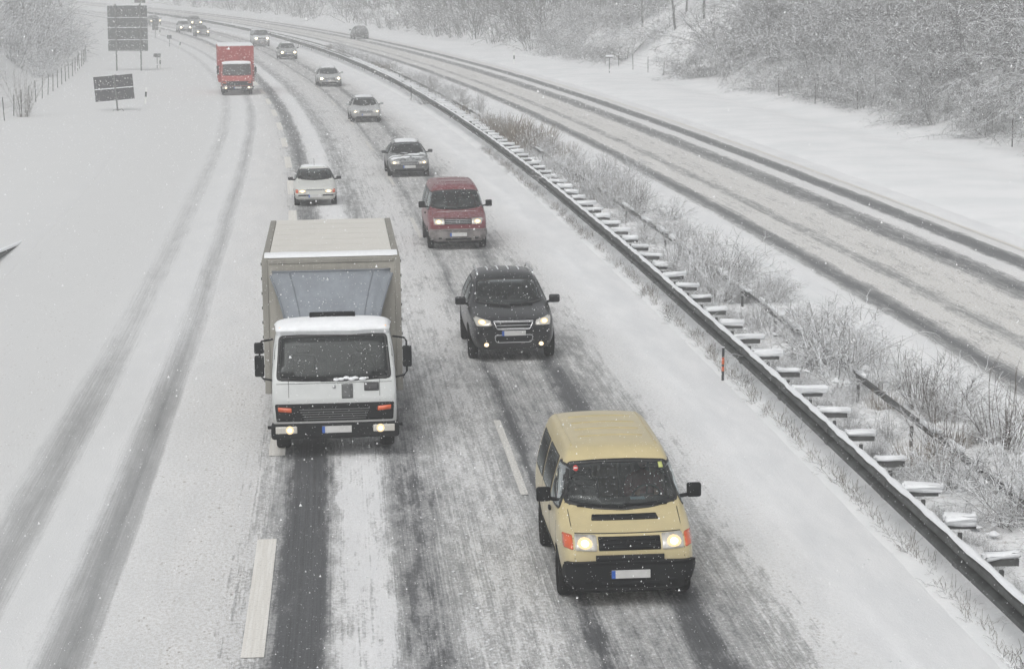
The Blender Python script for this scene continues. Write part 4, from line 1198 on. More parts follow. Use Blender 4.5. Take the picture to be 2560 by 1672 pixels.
def make_van(name, label, mat, style, far=False):
    c = Car(name, label, 'van', VAN, (4.79, 1.84, 1.94), mat, (.90, 3.82), .33); c.far = far
    ws = [(-.80, 1.255), (-.42, 1.195), (0, 1.175), (.42, 1.195), (.80, 1.255), (.695, 1.725), (.3, 1.75), (-.3, 1.75), (-.695, 1.725)]
    c.pane('windscreen', ws, '+x', not far, M['glass'] if not far else M['glass_dark'], .045, .07)
    for sd in (-1, 1):
        ax = '+y' if sd > 0 else '-y'
        X = c.X
        c.pane('door_window', [(X(1.02), 1.17), (X(1.90), 1.15), (X(1.92), 1.70), (X(1.48), 1.70), (X(1.34), 1.62)], ax, not far, M['glass'], .03)
        c.pane('side_window', [(X(2.02), 1.15), (X(3.18), 1.15), (X(3.18), 1.71), (X(2.02), 1.71)], ax, not far, M['glass_dark'], .03)
        c.pane('side_window', [(X(3.28), 1.15), (X(4.40), 1.15), (X(4.30), 1.71), (X(3.28), 1.71)], ax, not far, M['glass_dark'], .03)
        if not far:
            for t in (.97, 1.97, 3.23):
                c.patch('door_gap', [(X(t) - .006, .34), (X(t) + .006, .34), (X(t) + .006, 1.13), (X(t) - .006, 1.13)], ax, M['seal'], None, .002, .004, .1)
            c.patch('door_handle', round_poly([(X(1.88), 1.0), (X(1.70), 1.0), (X(1.70), 1.05), (X(1.88), 1.05)], .02), ax, M['black'], None, .03, .01, .06)
            c.patch('sill_strip', [(X(1.35), .50), (X(3.35), .50), (X(3.35), .56), (X(1.35), .56)], ax, M['black'], None, .012, .01, .12)
    # front
    for sd in (-1, 1):
        f = (lambda p: p) if sd > 0 else mir
        if style == 'plain':
            c.lamp(f([(.44, .80), (.73, .815), (.73, .985), (.44, .98)]), f([(.755, .82), (.87, .83), (.87, .975), (.755, .975)]), (sd*.60, .895, .10, .065))
        else:
            c.lamp(f([(.42, .80), (.72, .81), (.77, .975), (.42, .975)]), None, (sd*.60, .885, .10, .06))
    c.patch('bumper', round_poly([(-.86, .27), (.86, .27), (.86, .66), (.5, .67), (-.5, .67), (-.86, .66)], .08), '+x', M['bumper'] if style == 'plain' else M['grimy'], None, .05, .03, .09)
    if not far:
        c.patch('bumper_lip', round_poly([(-.84, .635), (.84, .635), (.84, .665), (-.84, .665)], .012), '+x', M['bumper'] if style == 'plain' else M['grimy'], None, .072, .02, .09)
        c.patch('lower_intake', round_poly([(-.40, .335), (.40, .335), (.40, .395), (-.40, .395)], .015), '+x', M['black'], None, .058, .02, .08)
        c.patch('front_skirt', round_poly([(-.80, .265), (.80, .265), (.82, .315), (-.82, .315)], .02), '+x', M['bumper'], None, .068, .02, .09)
        for sd in (-1, 1):
            c.patch('tow_eye_cover', round_poly([(sd*.56 - .05, .37), (sd*.56 + .05, .37), (sd*.56 + .05, .42), (sd*.56 - .05, .42)], .015), '+x', M['black'], None, .06, .01, .05)
        c.patch('bonnet_gap', [(-.72, .990), (.72, .990), (.72, .998), (-.72, .998)], '+x', M['seal'], None, .003, .006, .1)
        c.patch('badge', [(.055*math.cos(k*math.pi/8), .885 + .055*math.sin(k*math.pi/8)) for k in range(16)], '+x', M['dull_chrome'] if style != 'plain' else M['bumper'], None, .034, .02, .05, hole=[(.043*math.cos(k*math.pi/8), .885 + .043*math.sin(k*math.pi/8)) for k in range(16)])
    if style == 'plain':
        c.patch('bumper_top', [(-.46, .655), (.46, .655), (.46, .745), (-.46, .745)], '+x', M['bumper'], None, .03, .02, .08)
    g = c.patch('grille', round_poly([(-.42, .805), (.42, .805), (.42, .965), (-.42, .965)], .015), '+x', M['black'], None, .008, .02, .06)
    for k in range(3):
        z = .84 + .045*k
        c.patch('slat', [(-.40, z - .006), (.40, z - .006), (.40, z + .006), (-.40, z + .006)], '+x', M['bumper'] if style == 'plain' else M['dull_chrome'], g, .022, .01, .12)
    c.plate(.50, out=.095)
    # bonnet
    X = c.X
    if not far:
        c.patch('air_inlet', round_poly([(-.46, 1.095), (.46, 1.095), (.44, 1.145), (-.44, 1.145)], .01), '+x', M['black'], None, .006, .01, .08) if style == 'plain' else c.patch('air_inlet', [(-.6, 1.14), (.6, 1.14), (.6, 1.15), (-.6, 1.15)], '+x', M['dull_chrome'], None, .006, .01, .1)
        for sd in (-1, 1):
            c.patch('bonnet_gap', [(sd*.735, .70), (sd*.743, .70), (sd*.757, 1.19), (sd*.749, 1.19)][::sd], '+x', M['seal'], None, .002, .006, .1)
        c.wiper((-.62, 1.225), (.0, 1.195)); c.wiper((.02, 1.225), (.62, 1.225))
        for t in ((2.35, 2.85, 3.35, 3.85) if style == 'plain' else (2.3, 3.4)):
            c.patch('roof_rib', [(X(t) - .012, -.46), (X(t) + .012, -.46), (X(t) + .012, .46), (X(t) - .012, .46)], '+z', mat, None, .011, .004, .12)
        for sd in (-1, 1):
            c.patch('roof_gutter', [(X(4.5), sd*.60 - .012), (X(1.9), sd*.60 - .012), (X(1.9), sd*.60 + .012), (X(4.5), sd*.60 + .012)], '+z', mat, None, .010, .004, .15)
        c.dash(1.0, 1.20, 1.5, .6); c.seats(2.0, .42, .75, True, .62); c.steering(1.55, 1.22, .42)
    c.mirror(1.28, 1.33, .13, (.10, .20, .20), M['black'])
    return c

def make_car(name, label, category, st, dims, mat, wheels, wr, ws, sides, lamps, grille, extras, group=None, far=False, glass=None, rear=None):
    c = Car(name, label, category, st, dims, mat, wheels, wr, group); c.far = far
    X = c.X
    c.pane('windscreen', ws, '+x', not far, glass or (M['glass_dark'] if far else M['glass']), .035, .06)
    if rear and not far: c.pane('rear_window', rear, '-x', True, M['glass'], .03, .05)
    for sd in (-1, 1):
        ax = '+y' if sd > 0 else '-y'
        for pl in sides:
            c.pane('side_window', [(X(t), z) for t, z in pl], ax, not far, M['glass_dark'], .025, .04)
        f = (lambda p: p) if sd > 0 else mir
        lp, ind, bulb = lamps
        c.lamp(f(lp), f(ind) if ind else None, (sd*bulb[0], *bulb[1:]))
    g = None
    if grille:
        poly, n, frame = grille
        g = c.patch('grille', round_poly(poly, .02), '+x', M['black'], None, .008, .02, .06)
        z0 = min(p[1] for p in poly); z1 = max(p[1] for p in poly); w0 = max(p[0] for p in poly if p[1] < (z0 + z1)/2); w1 = max(p[0] for p in poly)
        for k in range(n):
            z = z0 + (z1 - z0)*(k + .5)/n; w = w0 + (w1 - w0)*(k + .5)/n - .02
            c.patch('slat', [(-w, z - .007), (w, z - .007), (w, z + .007), (-w, z + .007)], '+x', M['dull_chrome'], g, .020, .01, .12)
        if frame:
            rp = round_poly(poly, .03); c.patch('surround', rp, '+x', M['chrome'], g, .016, .01, .07, hole=shrink(rp, .018))
    return c

def finish_car(c, ws_z, seat_t, belt, mirror_t, mat, far=False, wip=True, plate_z=.42, dash_t=None, mirror_size=(.10, .20, .13), plate_out=.035):
    if not far:
        if wip:
            c.wiper((-.5, ws_z), (.02, ws_z - .025)); c.wiper((.0, ws_z - .01), (.52, ws_z))
        c.dash(dash_t or seat_t - .85, ws_z + .0, c.W*.74, .45); c.seats(seat_t, .36, belt - .52, True, .58); c.steering(seat_t - .45, belt + .02, .36)
        for sd in (-1, 1):
            w = c.W*.36
            c.patch('bonnet_gap', [(sd*(w - .02), ws_z - .22), (sd*(w - .012), ws_z - .22), (sd*(w + .028), ws_z - .06), (sd*(w + .02), ws_z - .06)][::sd], '+x', M['seal'], None, .002, .006, .1)
    c.mirror(mirror_t, belt + .10, .10, mirror_size, mat)
    if plate_z: c.plate(plate_z, out=plate_out)

# --- the nearest: cream van
M['cream'] = paint('cream_paint', (0.56, 0.475, 0.265), (0.36, 0.33, 0.27), .62, .55, .30)
van1 = make_van('van', 'cream yellow van nearest the camera, roof clear of snow', M['cream'], 'plain').place(29.9, 4.60, .90)
M['sticker_red'] = simple('sticker_red', (.55, .05, .04), .5); M['sticker_green'] = simple('sticker_lime', (.55, .6, .2), .5); M['paper'] = simple('paper_pale_blue', (.45, .60, .72), .7)
c = van1
st_ = c.patch('sticker', [(-.585 + .035*math.cos(k*math.pi/6), 1.65 + .035*math.sin(k*math.pi/6)) for k in range(12)], '+x', M['sticker_red'], None, .011, .001, .04)
c.patch('sticker_bar', [(-.61, 1.644), (-.56, 1.644), (-.56, 1.658), (-.61, 1.658)], '+x', M['white_paint'], st_, .013, .001, .04)
c.patch('sticker', [(.575, 1.63), (.635, 1.63), (.625, 1.695), (.57, 1.695)], '+x', M['sticker_green'], None, .011, .001, .04)
MB().box((c.X(1.28), .26, 1.235), (.16, .20, .008)).build('paper', M['paper'], c.root)

# --- black off-roader
M['black_paint'] = paint('black_paint', (0.008, 0.009, 0.011), (0.035, 0.035, 0.035), .62, .5, .25, .04, .15, .35)
SUVW = [(-.76, 1.165), (-.4, 1.12), (0, 1.105), (.4, 1.12), (.76, 1.165), (.66, 1.565), (.3, 1.60), (-.3, 1.60), (-.66, 1.565)]
suv = make_car('off_roader', 'black off-roader with chrome grille and lit fog lamps', 'car', SUV, (4.75, 1.93, 1.73), M['black_paint'], (.92, 3.77), .37, SUVW,
    [[(1.75, 1.13), (2.75, 1.13), (2.72, 1.55), (2.35, 1.53)], [(2.84, 1.13), (3.65, 1.13), (3.6, 1.54), (2.82, 1.56)], [(3.74, 1.14), (4.3, 1.17), (4.1, 1.46), (3.7, 1.53)]],
    ([(.48, .83), (.80, .82), (.85, .95), (.80, .985), (.50, .93)], None, (.68, .90, .085, .05)),
    ([(-.36, .74), (.36, .74), (.45, .925), (-.45, .925)], 3, True), None)
suv.patch('lower_intake', round_poly([(-.40, .46), (.40, .46), (.42, .62), (-.42, .62)], .06), '+x', M['black'], None, .012, .02, .06)
rp = round_poly([(-.40, .455), (.40, .455), (.43, .63), (-.43, .63)], .07); suv.patch('chrome_trim', rp, '+x', M['dull_chrome'], None, .018, .02, .06, hole=shrink(rp, .014))
for sd in (-1, 1):
    fl = suv.patch('fog_lamp', [(sd*.60 + .055*math.cos(k*math.pi/6), .42 + .045*math.sin(k*math.pi/6)) for k in range(12)][::1], '+x', M['lamp'], None, .02, .02, .04)
    suv.patch('bulb', [(sd*.60 + .03*math.cos(k*math.pi/6), .42 + .026*math.sin(k*math.pi/6)) for k in range(12)], '+x', M['lamp_core'], fl, .024, .002, .04)
    MB().tube([(suv.X(2.35), sd*.63, 1.66), (suv.X(2.45), sd*.63, 1.745), (suv.X(3.9), sd*.61, 1.73), (suv.X(4.05), sd*.60, 1.64)], .02, 8).build('roof_rail', M['chrome'], suv.root, True)
for k in range(4):
    y = -.36 + .24*k
    suv.patch('roof_snow', [(suv.X(3.9), y - .012), (suv.X(2.95), y - .012), (suv.X(2.95), y + .012), (suv.X(3.9), y + .012)], '+z', M['cap_snow'], None, .012, .004, .12)
finish_car(suv, 1.135, 2.45, 1.08, 1.72, M['black_paint'], plate_z=.665, mirror_size=(.12, .24, .18))
suv.place(49.2, 4.60, .92)

# --- dark red van
M['red_paint'] = paint('dark_red_paint', (0.15, 0.008, 0.016), (0.22, 0.19, 0.19), .58, .7, .35, .22)
van2 = make_van('van', 'dark red van with frosted roof, behind the black off-roader', M['red_paint'], 'chrome').place(69.4, 4.70, .90)

# --- white small hatchback
M['white_car'] = paint('white_car_paint', (0.62, 0.63, 0.60), (0.36, 0.34, 0.31), .42, .7, .3)
hat = make_car('hatchback', 'small white hatchback with orange indicators behind the white box truck', 'car', HAT, (3.75, 1.60, 1.35), M['white_car'], (.72, 3.05), .28,
    [(-.66, .945), (-.3, .90), (0, .89), (.3, .90), (.66, .945), (.53, 1.255), (-.53, 1.255)],
    [[(1.32, .90), (2.35, .88), (2.32, 1.24), (1.85, 1.22)], [(2.45, .88), (3.2, .92), (2.98, 1.22), (2.43, 1.25)]],
    ([(.34, .50), (.62, .50), (.62, .635), (.34, .635)], [(.63, .50), (.73, .51), (.73, .63), (.63, .63)], (.48, .57, .12, .05)),
    ([(-.33, .60), (.33, .60), (.33, .64), (-.33, .64)], 1, False), None, rear=[(-.50, .95), (.50, .95), (.46, 1.22), (-.46, 1.22)])
hat.patch('bumper', round_poly([(-.74, .28), (.74, .28), (.74, .47), (-.74, .47)], .05), '+x', M['white_car'], None, .04, .03, .09)
hat.patch('bumper_strip', [(-.70, .40), (.70, .40), (.70, .455), (-.70, .455)], '+x', M['bumper'], None, .048, .01, .09)
hat.patch('snow', round_poly([(hat.X(3.15), -.48), (hat.X(2.1), -.48), (hat.X(2.1), .48), (hat.X(3.15), .48)], .1), '+z', M['cap_snow'], None, .03, .01, .1)
MB().tube([(hat.X(2.12), 0, 1.33), (hat.X(2.25), 0, 1.62)], .006, 6).build('aerial', M['black'], hat.root)
finish_car(hat, .925, 2.1, .84, 1.42, M['black'], plate_z=.40, mirror_size=(.09, .18, .12), plate_out=.085)
hat.place(83.4, .80, .72)

# --- estates in the overtaking queue
ESTW = [(-.70, .955), (-.35, .92), (0, .91), (.35, .92), (.70, .955), (.555, 1.305), (.25, 1.335), (-.25, 1.335), (-.555, 1.305)]
ESTS = [[(1.62, .94), (2.55, .93), (2.52, 1.29), (2.15, 1.265)], [(2.63, .93), (3.4, .94), (3.36, 1.275), (2.60, 1.29)], [(3.48, .95), (4.12, .97), (3.85, 1.20), (3.44, 1.265)]]
ESTL = ([(.40, .56), (.74, .57), (.78, .66), (.72, .70), (.42, .685)], None, (.62, .63, .075, .045))
def make_estate(label, mat, far=False, rails=True, snowroof=True, snowhood=False, name='estate_car'):
    c = make_car(name, label, 'car', EST, (4.54, 1.77, 1.42), mat, (.93, 3.55), .31, ESTW, ESTS, ESTL, ([(-.36, .55), (.36, .55), (.40, .70), (-.40, .70)], 4, not far), None, far=far, glass=M['glass_dark'])
    c.patch('lower_intake', round_poly([(-.62, .27), (.62, .27), (.60, .37), (-.60, .37)], .03), '+x', M['black'], None, .008, .02, .07)
    if snowroof: c.patch('snow', round_poly([(c.X(3.9), -.47), (c.X(2.2), -.47), (c.X(2.2), .47), (c.X(3.9), .47)], .1), '+z', M['cap_snow'], None, .025, .01, .1)
    if snowhood:
        rg = random.Random(5)
        for k in range(9):
            y = rg.uniform(-.6, .6); t = rg.uniform(.35, 1.25); a = rg.uniform(.12, .3); b = rg.uniform(.06, .16)
            c.patch('snow', [(c.X(t) + b*math.cos(q*.698)*rg.uniform(.85, 1.15), y + a*math.sin(q*.698)*rg.uniform(.85, 1.15)) for q in range(9)][::-1], '+z', M['cap_snow'], None, .014, .004, .06)
    if rails:
        for sd in (-1, 1):
            MB().tube([(c.X(2.25), sd*.53, 1.33), (c.X(2.38), sd*.535, 1.425), (c.X(3.8), sd*.52, 1.40), (c.X(3.95), sd*.515, 1.30)], .016, 8).build('roof_rail', M['dull_chrome'], c.root, True)
    finish_car(c, .935, 2.3, .90, 1.60, mat, far, plate_z=.46)
    return c
M['dark_paint'] = paint('dark_green_grey_paint', (0.022, 0.026, 0.027), (0.20, 0.20, 0.19), .50, .6, .3, .7)
est1 = make_estate('dark estate car with snow patches on its bonnet and roof', M['dark_paint'], snowhood=True).place(94.3, 4.57, .93)
M['silver'] = paint('silver_paint', (0.36, 0.37, 0.37), (0.26, 0.25, 0.24), .55, .6, .3, .6)
est2 = make_estate('silver estate car with roof rails behind the dark estate', M['silver']).place(128.7, 4.58, .93)
M['silver2'] = paint('pale_silver_paint', (0.33, 0.345, 0.34), (0.25, 0.24, 0.23), .6, .6, .3, .6)
est3 = make_estate('second silver estate car, farther back in the overtaking queue', M['silver2'], far=True).place(167.6, 4.80, .93)
MPVW = [(-.70, 1.10), (0, 1.05), (.70, 1.10), (.575, 1.475), (-.575, 1.475)]
MPVS = [[(1.45, 1.04), (2.4, 1.03), (2.38, 1.46), (1.85, 1.44)], [(2.5, 1.03), (3.9, 1.06), (3.75, 1.40), (2.5, 1.47)]]
MPVL = ([(.40, .62), (.74, .63), (.76, .77), (.42, .75)], None, (.60, .69, .085, .055))
def make_mpv(label, mat, far=True, snow=True, group=None):
    c = make_car('people_carrier', label, 'car', MPV, (4.24, 1.75, 1.60), mat, (.86, 3.5), .31, MPVW, MPVS, MPVL, ([(-.36, .60), (.36, .60), (.38, .70), (-.38, .70)], 2, False), None, far=far, group=group)
    c.patch('lower_bumper', round_poly([(-.72, .27), (.72, .27), (.74, .50), (-.74, .50)], .05), '+x', M['bumper'], None, .02, .02, .09)
    if snow: c.patch('snow', round_poly([(c.X(3.8), -.47), (c.X(1.95), -.47), (c.X(1.95), .47), (c.X(3.8), .47)], .1), '+z', M['cap_snow'], None, .025, .01, .1)
    finish_car(c, 1.08, 2.0, .98, 1.25, M['black'], far, plate_z=.56, plate_out=.05)
    return c
M['grey_paint'] = paint('grey_paint', (0.20, 0.205, 0.20), (0.20, 0.20, 0.19), .6, .6, .3, .6)
mpv1 = make_mpv('grey people carrier with a snowy roof just left of the far guard rail', M['grey_paint']).place(216.8, 5.22, .86)
M['white_van'] = paint('white_van_paint', (0.62, 0.64, 0.65), (0.30, 0.30, 0.29), .7, .6, .3, .5)
van3 = make_van('van', 'white van with lit lamps, farthest vehicle of the overtaking queue', M['white_van'], 'chrome', far=True).place(251.3, 5.80, .90)
# --- the far vehicles
far1 = make_mpv('pale car with snowy roof, first in the far group on the left', M['silver']).place(303.0, 2.64, .86)
far2 = make_estate('dark low car with both lamps lit in the far group on the left', M['dark_paint'], True, False, False).place(286.5, 2.95, .93)
far3 = make_mpv('dark car half hidden behind the far group of oncoming cars', M['dark_paint'], snow=False).place(324.0, 6.6, .86)
far4 = make_estate('dark car whose roof shows above the red box truck', M['grey_paint'], True, False, False).place(224.0, 1.9, .93)
far5 = make_estate('faint car with one lamp showing beyond the dark upright sign', M['grey_paint'], True, False, False).place(338.0, 3.0, .93)
opp = make_mpv('dark car driving away alone on the opposite carriageway', M['dark_paint'], snow=False).place(265.8, 18.2, 3.4, reverse=True)

# ------------------------------------------------------------------ box trucks
CAB = [(0.00, .42, 1.00, 1.08, .62, 1.07, .95, 1.05, 1.10, 1.12), (.05, .40, 1.03, 1.10, .62, 1.095, 1.0, 1.07, 1.36, 1.40), (.10, .40, 1.04, 1.105, .62, 1.10, 1.30, 1.06, 1.48, 1.51), (.26, .40, 1.04, 1.105, .62, 1.10, 1.40, 1.06, 1.80, 1.84), (.44, .40, 1.04, 1.105, .62, 1.10, 1.42, 1.045, 2.12, 2.18), (.60, .40, 1.04, 1.105, .62, 1.10, 1.42, 1.03, 2.22, 2.29), (.85, .40, 1.04, 1.105, .62, 1.10, 1.42, 1.02, 2.25, 2.33), (1.5, .42, 1.04, 1.105, .62, 1.10, 1.42, 1.02, 2.25, 2.33), (1.72, .46, 1.02, 1.10, .62, 1.08, 1.42, 1.0, 2.18, 2.26)]
def make_truck(name, label, cabmat, boxmat, roofmat, spoiler, box_len, far=False, panel=None):
    c = Car(name, label, 'truck', CAB, (1.75, 2.20, 2.33), cabmat, None)
    X = c.X
    ws = [(-1.02, 1.41), (-.5, 1.385), (0, 1.38), (.5, 1.385), (1.02, 1.41), (.96, 2.15), (.4, 2.17), (-.4, 2.17), (-.96, 2.15)]
    c.pane('windscreen', ws, '+x', not far, M['glass_dark'], .055, .08)
    for sd in (-1, 1):
        ax = '+y' if sd > 0 else '-y'
        c.pane('side_window', [(X(.42), 1.50), (X(1.35), 1.50), (X(1.35), 2.08), (X(.62), 2.08)], ax, not far, M['glass_dark'], .03, .05)
        f = (lambda p: p) if sd > 0 else mir
        c.patch('front_gap', [(sd*.80, 1.03), (sd*.808, 1.03), (sd*.808, 1.40), (sd*.80, 1.40)][::sd], '+x', M['seal'], None, .002, .004, .1)
        c.patch('indicator', round_poly(f([(.76, .85), (.99, .87), (1.0, .95), (.76, .93)]), .015), '+x', M['orange'], None, .03, .02, .06)
        c.wiper((sd*.12, 1.415), (sd*.78, 1.425))
    gp = c.patch('grille', round_poly([(-1.03, .69), (1.03, .69), (1.05, 1.0), (-1.05, 1.0)], .03), '+x', M['bumper'], None, .012, .02, .08)
    for k in range(5):
        z = .725 + .042*k; w = .55 + .018*k
        c.patch('slat', [(-w, z - .006), (w, z - .006), (w, z + .006), (-w, z + .006)], '+x', M['slat_grey'] if not far else M['black'], gp, .03, .015, .12)
    # bumper with lamps
    bx = X(0) + .05
    bp = MB().box((bx - .12, 0, .515), (.34, 2.26, .27)).build('bumper', M['bumper'], c.root, bevel=.05)
    for sd in (-1, 1):
        hl = MB().box((bx + .055, sd*.86, .555), (.03, .38, .125)).build('headlight', M['lens_lit'], c.root, bevel=.012)
        for r, m, d in ((.075, M['lamp'], .0), (.042, M['lamp_core'], .005)):
            MB().lathe([(.001, r), (.012, r*.8), (.016, .001)], (bx + .066 + d, sd*.80, .555), 'x', 16).build('bulb', m, hl)
        MB().tube([(bx - .02, sd*1.10, .60), (bx - .02, sd*1.19, .60)], .03, 8).build('corner_stub', M['black'], c.root)
    o = MB().box((bx + .06, .03, .55), (.02, .52, .12)).build('number_plate', M['plate'], c.root, bevel=.004)
    MB().box((bx + .068, .03 - .235, .55), (.012, .05, .118)).build('blue_band', M['plate_blue'], o)
    if not far:
        c.patch('vent_panel', round_poly([(.13, 1.08), (.33, 1.08), (.33, 1.33), (.13, 1.33)], .01), '+x', M['sign_back'], None, .01, .01, .08)
        c.patch('vent_panel', round_poly([(.53, 1.20), (.79, 1.20), (.79, 1.34), (.53, 1.34)], .01), '+x', M['board_back'], None, .01, .01, .08)
        c.patch('badge', [(.0 + .033*math.cos(k*math.pi/6), 1.285 + .033*math.sin(k*math.pi/6)) for k in range(12)], '+x', M['dull_chrome'], None, .012, .01, .05)
        rg = random.Random(8)
        for k in range(9):
            y = rg.gauss(.05, .2); z = 1.405 + rg.uniform(0, .04); a = rg.uniform(.03, .07)
            c.patch('snow', [(y + a*math.cos(q*.785)*rg.uniform(.85, 1.15), z + a*.45*math.sin(q*.785)*rg.uniform(.85, 1.15)) for q in range(8)], '+x', M['cap_snow'], None, .035, .01, .05)
        c.dash(.42, 1.42, 1.9, .4); c.seats(1.3, .55, 1.05, False, .6); c.steering(.85, 1.48, .55)
    if not far:
        c.patch('front_gap', [(-1.02, 1.345), (1.02, 1.345), (1.02, 1.353), (-1.02, 1.353)], '+x', M['seal'], None, .003, .004, .1)
        for sd in (-1, 1):
            ax = '+y' if sd > 0 else '-y'
            for tt in (.30, 1.42):
                c.patch('door_gap', [(X(tt) - .006, .62), (X(tt) + .006, .62), (X(tt) + .006, 2.1), (X(tt) - .006, 2.1)], ax, M['seal'], None, .003, .004, .1)
            MB().box((X(.55), sd*1.04, .40), (.45, .12, .06)).build('step', M['black'], c.root, bevel=.01)
    # snow lying on the cab roof, thicker at the brow
    rm = c.patch('snow', round_poly([(X(1.0), -.98), (X(.50), -.98), (X(.47), -.3), (X(.46), .3), (X(.50), .98), (X(1.0), .98)], .06), '+z', M['cap_snow'], None, .10 if not far else .06, .01, .08)
    # chassis, wheels
    MB().box((X(1.2) - box_len/2, 0, .62), (box_len + 1.4, .9, .22)).build('chassis', M['black'], c.root)
    W0 = c.W; c.W = 2.16
    c.wheel(1.20, -1, .42, .25); c.wheel(1.20, 1, .42, .25)
    c.wheel(1.2 + box_len*.62, -1, .42, .5); c.wheel(1.2 + box_len*.62, 1, .42, .5)
    c.W = W0
    for sd in (-1, 1):
        MB().box((X(1.05), sd*1.0, .52), (.75, .14, .22)).build('mudguard', M['black'], c.root, bevel=.04)
    # box body
    b0 = X(1.96); bw, z0, z1 = 2.52, .86, 3.36
    bc = b0 - box_len/2
    bo = MB().box((bc, 0, (z0 + z1)/2), (box_len, bw, z1 - z0)).build('box_body', boxmat, c.root, bevel=.015)
    MB().box((bc, 0, z1 + .012), (box_len - .10, bw - .26, .03)).build('roof_sheet', roofmat, bo, bevel=.008)
    for sd in (-1, 1):
        MB().box((bc, sd*(bw/2 - .06), z1 + .006), (box_len, .115, .03)).build('roof_edge', M['box_trim'], bo, bevel=.006)
        MB().box((b0 + .004, sd*(bw/2 - .045), (z0 + z1)/2), (.03, .11, z1 - z0 - .02)).build('corner_post', M['box_trim'], bo, bevel=.008)
        if not far:
            for k in range(9):
                MB().box((b0 - .02, sd*(bw/2 + .012), z0 + .25 + k*.27), (.03, .03, .05)).build('hinge', M['dark_steel'], bo)
    MB().box((b0 + .006, 0, z1 - .05), (.03, bw - .24, .08)).build('top_rail', M['box_trim'], bo, bevel=.008)
    if far:
        MB().box((bc, 0, z1 + .06), (box_len, bw - .04, .11)).build('snow', M['cap_snow'], bo, bevel=.04)
    else:
        for k in range(1, 7):
            MB().box((b0 - k*box_len/7, 0, z1 + .030), (.03, bw - .30, .004)).build('roof_rib', roofmat, bo, bevel=.004)
        vs = []; fs = []; nx, ny = 10, 40
        for i in range(nx):
            for j in range(ny):
                u = i/(nx - 1); v = j/(ny - 1); y = (v - .5)*(bw - .08)
                dpt = .78 + .32*float(fbm(y*1.3, 2.2, 5)) + .12*float(fbm(y*5, 1.1, 6))
                hh = .07*math.sin(math.pi*min(1, u*1.0))**.5*(1 - .6*u) + .02*float(fbm(y*3, u*3, 9))
                vs.append((b0 - .01 - u*dpt, y, z1 + .022 + (hh if 0 < i < nx - 1 else -.004)))
        fs = [(i*ny + j, i*ny + j + 1, (i + 1)*ny + j + 1, (i + 1)*ny + j) for i in range(nx - 1) for j in range(ny - 1)]
        mesh_obj('snow', vs, fs, M['cap_snow'], bo, True)
    # wind deflector
    if spoiler:
        a = (X(.98), 2.36); b = (X(1.80), 3.13)
        rows_ = 9; cols = 13; vs = []
        for i in range(rows_):
            u = i/(rows_ - 1); hw = .86 + (1.15 - .86)*u**1.2
            x = a[0] + (b[0] - a[0])*u; z = a[1] + (b[1] - a[1])*(u*.75 + .25*u*u) + .05*math.sin(math.pi*u)
            for j in range(cols):
                v = j/(cols - 1)*2 - 1
                fold = max(0, abs(v) - .82)/.18
                vs.append((x - .26*fold, v*hw, z - .02*fold))
        k_ = len(vs); vs += [(x - .03, y, z - .02) for x, y, z in vs]
        fs = [(i*cols + j, i*cols + j + 1, (i + 1)*cols + j + 1, (i + 1)*cols + j) for i in range(rows_ - 1) for j in range(cols - 1)]
        fs += [tuple(q + k_ for q in f[::-1]) for f in fs]
        edge = [i for i in range(cols)] + [i*cols + cols - 1 for i in range(1, rows_)] + [(rows_ - 1)*cols + j for j in range(cols - 2, -1, -1)] + [i*cols for i in range(rows_ - 2, 0, -1)]
        fs += [(edge[i], edge[(i + 1) % len(edge)], edge[(i + 1) % len(edge)] + k_, edge[i] + k_) for i in range(len(edge))]
        df = mesh_obj('wind_deflector', vs, fs, M['deflector'], c.root, True)
        for j in (0, cols - 1):
            MB().tube([Vector(vs[i*cols + j]) + Vector((.01, 0, .01)) for i in range(rows_)], .022, 6).build('edge_tube', M['deflector_edge'], df, True)
        for j in (2, cols - 3):
            MB().tube([Vector(vs[i*cols + j]) + Vector((.004, 0, .006)) for i in range(rows_)], .010, 6).build('fold', M['deflector_edge'], df, True)
        MB().tube([Vector(vs[(rows_ - 1)*cols + j]) + Vector((0, 0, .01)) for j in range(cols)], .018, 6).build('edge_tube', M['deflector_edge'], df, True)
        MB().box((X(.93), 0, 2.44), (.10, .82, .12)).build('visor_slot', M['black'], c.root, bevel=.02)
        for sd in (-1, 1):
            MB().box((X(.55), sd*.93, 2.27), (.06, .05, .05)).build('marker_lamp', M['amber'], c.root, bevel=.012)
    # mirrors on tubular brackets
    for sd in (-1, 1):
        y = sd*1.31
        br = MB().tube([(X(.33), sd*1.06, 2.12), (X(.25), sd*1.26, 2.10), (X(.25), sd*1.30, 2.04), (X(.25), sd*1.30, 1.50), (X(.25), sd*1.25, 1.43), (X(.33), sd*1.08, 1.38)], .018, 8).build('mirror_bracket', M['black'], c.root, True)
        if sd < 0:
            MB().box((X(.24), y, 1.98), (.10, .17, .20)).build('mirror', M['black'], br, bevel=.03)
            MB().box((X(.24), y, 1.66), (.10, .17, .38)).build('mirror', M['black'], br, bevel=.03)
        else:
            MB().box((X(.24), y, 1.77), (.10, .16, .38)).build('mirror', M['black'], br, bevel=.03)
    return c
def tarp_material(name, col, lo=.80):
    t = NT(name); tc = t.n('ShaderNodeTexCoord').outputs['Object']
    a = t.noise(tc, 1.6, 5, .65); b = t.noise(t.mapping(tc, (8, 8, .8)), 1.0, 4, .7)
    col2 = t.mix(t.step(t.math('ADD', t.math('MULTIPLY', a, .5), t.math('MULTIPLY', b, .5)), .35, .65), tuple(x*lo for x in col), col)
    t.bsdf(Base_Color=col2, Roughness=.7, Specular_IOR_Level=.3, Normal=t.bump(b, .12, .02)); return t.mat
